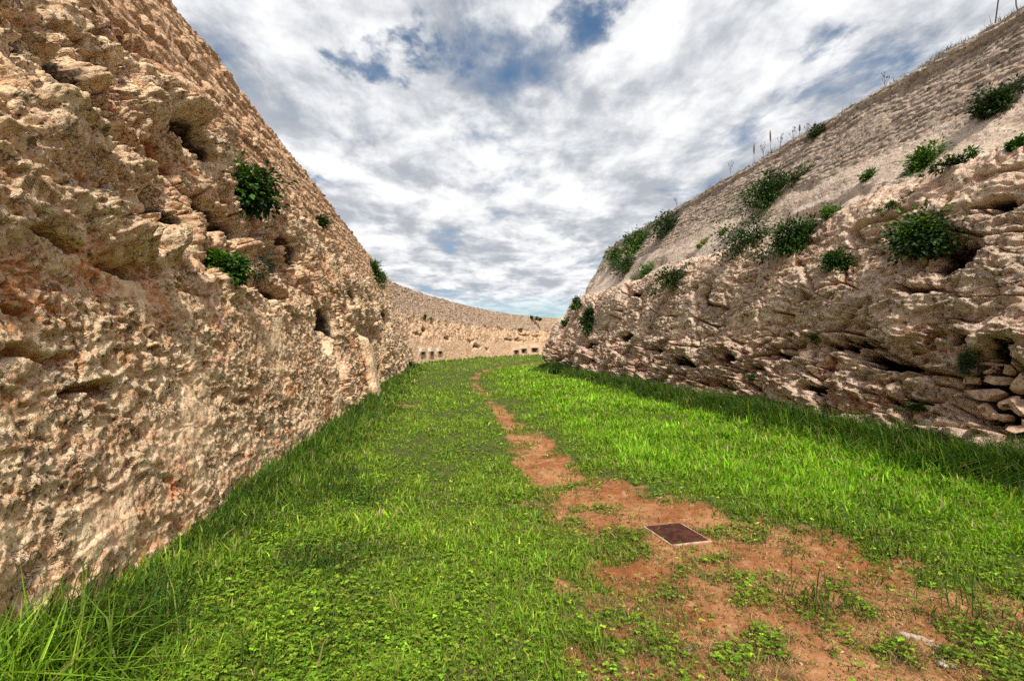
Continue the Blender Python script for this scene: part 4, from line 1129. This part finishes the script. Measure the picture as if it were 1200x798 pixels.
def on_ground(px, py):
    r = ray(px, py); t = -1.6 / r[2]
    for _ in range(5):
        p = CAM + r * t; t = (ground_z(np.array([p[0]], F32), np.array([p[1]], F32))[0] - 1.6) / r[2]
    return CAM + r * t
M_PALE = rock_material('pale_path_stone', (.66, .56, .44), (.56, .45, .33), (.2, .13, .08), (.5, .3, .18), (.62, .56, .48), .15, .4, .2)
GG = 'pale stones lying on the dirt path'
for (lab, px, py, w, h, rz, nm) in (
    ('long pale stone splinter on bare earth at lower right', 1072, 747, 30, 9, -28, 'stone'),
    ('thin pale splinter just right of the long one', 1090, 755, 20, 5, -25, 'stone'),
    ('pale flat stone at the bottom right beneath the splinters', 1108, 779, 24, 8, -20, 'stone'),
    ('white rounded pebble in weeds at bottom centre of the path', 855, 763, 9, 8, 10, 'stone'),
    ('pale upright chip left of the white rounded pebble', 807, 760, 7, 9, 30, 'stone'),
    ('small buff stone above the white rounded pebble', 899, 741, 9, 6, 0, 'stone'),
    ('pale flat stone just above and left of the rusted cover', 772, 583, 11, 5, 0, 'stone'),
    ('small white pebble on bare earth left of the rusted cover', 723, 635, 5, 5, 0, 'stone'),
    ('small pale stone between the buff stone and the long splinter', 930, 774, 12, 6, 15, 'stone'),
    ('tiny pale chip right of the buff stone', 952, 764, 6, 5, 15, 'stone'),
    ('tiny white stone at the bottom beneath the white rounded pebble', 868, 778, 6, 6, 15, 'stone'),
    ('tiny pale stone on red earth below the small white pebble', 766, 722, 6, 5, 15, 'stone')):
    p = on_ground(px, py); d_ = np.linalg.norm(p - CAM)
    W = w * d_ / FPX * .5; H = max(.006, h * d_ / FPX * .55)
    me = stone_mesh(nm, (W * 1.15, max(H, W * .45), H * .55), int(px + py), M_PALE, sub=3)
    o = bpy.data.objects.new(nm, me); COL.objects.link(o); o.location = p + np.array([0, 0, H * .12]); o.rotation_euler = (0, 0, math.radians(rz))
    tag(o, lab, 'stone', GG)

def pebbles():
    n = 2600
    x, y = scatter(40000, 1.6, 9, 1.7); m = (path_mask(x.astype(F32), y.astype(F32)) > .5) & free_of_cover(x, y); x, y = x[m][:n], y[m][:n]; n = len(x)
    z = ground_z(x.astype(F32), y.astype(F32))
    bm = bmesh.new(); bmesh.ops.create_icosphere(bm, subdivisions=1, radius=1); B0 = np.array([v.co[:] for v in bm.verts]); F0 = np.array([[v.index for v in f_.verts] for f_ in bm.faces]); bm.free()
    s = .004 * np.exp(RNG.normal(0, .5, n)); s = np.clip(s, .002, .016)
    V = B0[None] * (1 + .25 * RNG.normal(size=(n, len(B0), 1))) * s[:, None, None] * np.stack([np.ones(n), .6 + .4 * RNG.random(n), .5 + .2 * RNG.random(n)], 1)[:, None]
    V = V + np.stack([x, y, z + .002], 1)[:, None]
    Fc = (F0[None] + (np.arange(n) * len(B0))[:, None, None]).reshape(-1, 3)
    base = np.where(RNG.random((n, 1)) < .5, np.array([[.5, .36, .24]]), np.array([[.38, .18, .09]])) * np.exp(RNG.normal(0, .3, (n, 1)))
    k = NT('pebble'); s_ = k.n('ShaderNodeBsdfPrincipled', {'Base Color': k.attr('tint', 'Color'), 'Roughness': .9}); mt = k.out(s_.outputs[0])
    o = mesh_np('pebbles', V.reshape(-1, 3), Fc, np.full(len(Fc), 3), mt, None, None, False, np.repeat(base, len(B0), axis=0))
    tag(o, 'small scattered gravel on the bare red earth path', 'gravel', kind='stuff')
def dead_litter():
    n = 42000
    x, y = scatter(300000, 1.5, 10, 1.8); pm_ = path_mask(x.astype(F32), y.astype(F32)); tn_ = tuft_noise(x.astype(F32), y.astype(F32))
    m = (RNG.random(len(x)) < pm_ * sstep(-.25, .3, tn_) + .15 * (1 - pm_)) & free_of_cover(x, y); x, y = x[m][:n], y[m][:n]; n = len(x)
    c = colour(n, (.30, .20, .11), .5)
    o = blades(x, y, ground_z(x.astype(F32), y.astype(F32)) + .002, .03 + .05 * RNG.random(n), np.full(n, .0026), .75 + .25 * RNG.random(n), RNG.random(n) * 6.28, .1 * RNG.random(n), c, c, 'dead_grass', M_GRASS)
    tag(o, 'flattened straw-coloured dead grass strewn over the path', 'dead grass', kind='stuff')
pebbles(); dead_litter()

# ------------------------------------------------------------------ rusted inspection cover
gzm = float(ground_z(np.array([MANHOLE[0]], F32), np.array([MANHOLE[1]], F32))[0])
e = tag(empty('manhole_cover', (MANHOLE[0], MANHOLE[1], gzm + .0), math.radians(15)), 'square rusty brown iron inspection cover in a pale concrete rim on the path', 'manhole cover')
bm = bmesh.new(); I3 = np.eye(3)
box_bm(bm, (0, 0, .004), (.34, .42, .03), I3)
pl = bm_obj('cover', bm, M_RUST, e, .004)
bm = bmesh.new()
for (c_, s3) in (((.1815, 0, -.004), (.020, .466, .034)), ((-.1815, 0, -.004), (.020, .466, .034)), ((0, .2225, -.004), (.341, .021, .034)), ((0, -.2225, -.004), (.341, .021, .034))):
    box_bm(bm, c_, s3, I3)
bm_obj('rim', bm, M_CONC, e, .006)

# twig on the earth
p = on_ground(925, 668)
q = on_ground(945, 682)
e = tag(empty('twig', p), 'thin dark twig lying on the earth right of the rusted cover', 'twig')
d = q - p; tubes('stick', [(np.array([[0, 0, .02], d * .5 + np.array([.01, 0, .012]), d + np.array([0, 0, .01])]), [.004, .0035, .002])], M_BARK, e)

# yellow flowers
for (px, py, lab) in ((207, 641, 'single yellow flower in grass at the foot of left wall'), (337, 616, 'small yellow flower in clover right of the left wall tuft'), (1066, 469, 'tiny yellow flower on the mossy clump left of the stacked stones')):
    if px < 1000: p = on_ground(px, py + 8); r_ = .013; hgt = .06
    else: p, _, _ = on_wall(px, py, R_); p = p + np.array([-.12, -.05, 0]); r_ = .02; hgt = .05
    e = tag(empty('flower', p), lab, 'flower')
    tubes('stalk', [(np.array([[0, 0, -.02], [.004, 0, hgt * .5], [0, .004, hgt]]), [.002, .0018, .0015])], M_DRYSTEM, e, 5)
    a = np.linspace(0, 2 * math.pi, 9)[:-1]
    pos = np.tile([[0, .004, hgt]], (8, 1)); dd = np.stack([np.cos(a), np.sin(a), np.full(8, .35)], 1); nn = np.tile([[0, 0, 1.0]], (8, 1))
    leaf_mesh(pos, nn, dd, np.full(8, r_), np.full(8, r_ * .8), np.ones((8, 3)), 'petals', M_YELLOW, e)

# ------------------------------------------------------------------ sky and light
SUN_DIR = np.array([.13, -.67, .74]); SUN_DIR /= np.linalg.norm(SUN_DIR)
elev = math.asin(SUN_DIR[2]); azim = math.atan2(SUN_DIR[0], SUN_DIR[1])
world = bpy.data.worlds.new('World'); scene.world = world; world.use_nodes = True
k = NT('', world)
sky = k.n('ShaderNodeTexSky', sky_type='NISHITA', sun_disc=False, sun_elevation=elev, sun_rotation=azim, air_density=1.0, dust_density=1.0, ozone_density=2.0)
G = k.n('ShaderNodeTexCoord').outputs['Generated']
sep = k.n('ShaderNodeSeparateXYZ', {0: G}); gxo, gyo, gzo = sep.outputs
zc = k.math('ADD', k.math('MAXIMUM', gzo, 0.0), .10)
pu = k.math('DIVIDE', gxo, zc); pv = k.math('DIVIDE', gyo, zc)
CL = k.n('ShaderNodeCombineXYZ', {0: pu, 1: pv, 2: 0.0}).outputs[0]
CLs = k.n('ShaderNodeVectorMath', {0: CL, 1: (3.7, 1.9, .4)}, operation='ADD').outputs[0]
CLs = k.scale_vec(CLs, (1.25, .85, 1))
n1 = k.noise(CLs, 1.15, 8, .56, .25)
n2 = k.noise(CLs, 3.6, 7, .6, .2)
n3 = k.noise(CLs, .45, 3, .5)
dens = k.math('ADD', k.math('ADD', k.math('MULTIPLY', n1, .62), k.math('MULTIPLY', n2, .18)), k.math('MULTIPLY', n3, .30))
wn = k.n('ShaderNodeTexNoise', {'Vector': CLs, 'Scale': 3.0, 'Detail': 6.0, 'Roughness': .62}).outputs[1]
CLw = k.n('ShaderNodeVectorMath', {0: CL, 1: k.n('ShaderNodeVectorMath', {0: k.n('ShaderNodeVectorMath', {0: wn, 1: (.5, .5, .5)}, operation='SUBTRACT').outputs[0], 1: (.75, .75, 0)}, operation='MULTIPLY').outputs[0]}, operation='ADD').outputs[0]
holes = None
for (px, py, rad, amt) in ((672, 12, .10, .12), (545, 12, .09, .04), (425, 55, .12, .13), (322, 195, .12, .19), (905, 55, .12, .13), (775, 85, .10, .09), (1010, 75, .10, .07), (895, 195, .10, .07), (960, 115, .08, .06), (440, 70, .12, .06), (600, 70, .14, .04), (720, 60, .12, .04), (250, 40, .12, .06)):
    r = ray(px, py); r = r / np.linalg.norm(r); zz = max(r[2], 0) + .10
    c0 = (r[0] / zz, r[1] / zz, 0)
    dd = k.n('ShaderNodeVectorMath', {0: CLw, 1: c0}, operation='DISTANCE').outputs[1 if False else 'Value']
    g_ = k.math('MULTIPLY', k.rng(dd, rad * 1.8, 0.0), amt * .95)
    holes = g_ if holes is None else k.math('ADD', holes, g_)
dens = k.math('SUBTRACT', dens, holes)
dens = k.math('ADD', dens, .036)
cover = k.rng(dens, .37, .53)
# fade of the cloud deck into pale blue at the very horizon
cover = k.math('MULTIPLY', cover, k.rng(gzo, .045, .115, .25, 1.0))
bright = k.rng(k.math('ADD', k.math('MULTIPLY', n2, .6), k.math('MULTIPLY', k.noise(CLs, 1.9, 6, .6, .3), .5)), .42, .66)
ccol = k.mix(bright, (3.2, 3.4, 3.75), (7.1, 7.1, 7.15))
ccol = k.mix(k.rng(dens, .40, .53), (1.9, 2.2, 2.7), ccol)
skyc = k.mix(1.0, sky.outputs[0], (.55, .72, .78), 'MULTIPLY')
final = k.mix(cover, skyc, ccol)
bg = k.n('ShaderNodeBackground', {'Color': final, 'Strength': .15})
wo = k.n('ShaderNodeOutputWorld'); k.t.links.new(bg.outputs[0], wo.inputs[0])

sun = bpy.data.lights.new('sun', 'SUN'); sun.energy = 5.0; sun.angle = math.radians(4); sun.color = (1.0, .93, .82)
so = bpy.data.objects.new('sun', sun); COL.objects.link(so)
from mathutils import Vector
so.rotation_euler = Vector(SUN_DIR).to_track_quat('Z', 'Y').to_euler(); so.location = (4, -20, 30)

cam = bpy.data.cameras.new('camera'); cam.sensor_width = 36; cam.lens = 18; cam.clip_end = 3000; cam.clip_start = .05
co = bpy.data.objects.new('camera', cam); COL.objects.link(co); co.location = CAM; co.rotation_euler = (math.pi / 2 + PITCH, 0, 0)
scene.camera = co
scene.view_settings.view_transform = 'Standard'; scene.view_settings.look = 'None'; scene.view_settings.exposure = 0; scene.view_settings.gamma = 1
scene.render.engine = 'CYCLES'
scene.cycles.max_bounces = 4; scene.cycles.transparent_max_bounces = 4
scene.cycles.use_denoising = False
scene.cycles.use_light_tree = False
world.cycles.sampling_method = 'MANUAL'; world.cycles.sample_map_resolution = 1024
scene.cycles.diffuse_bounces = 3; scene.cycles.glossy_bounces = 2; scene.cycles.transmission_bounces = 3
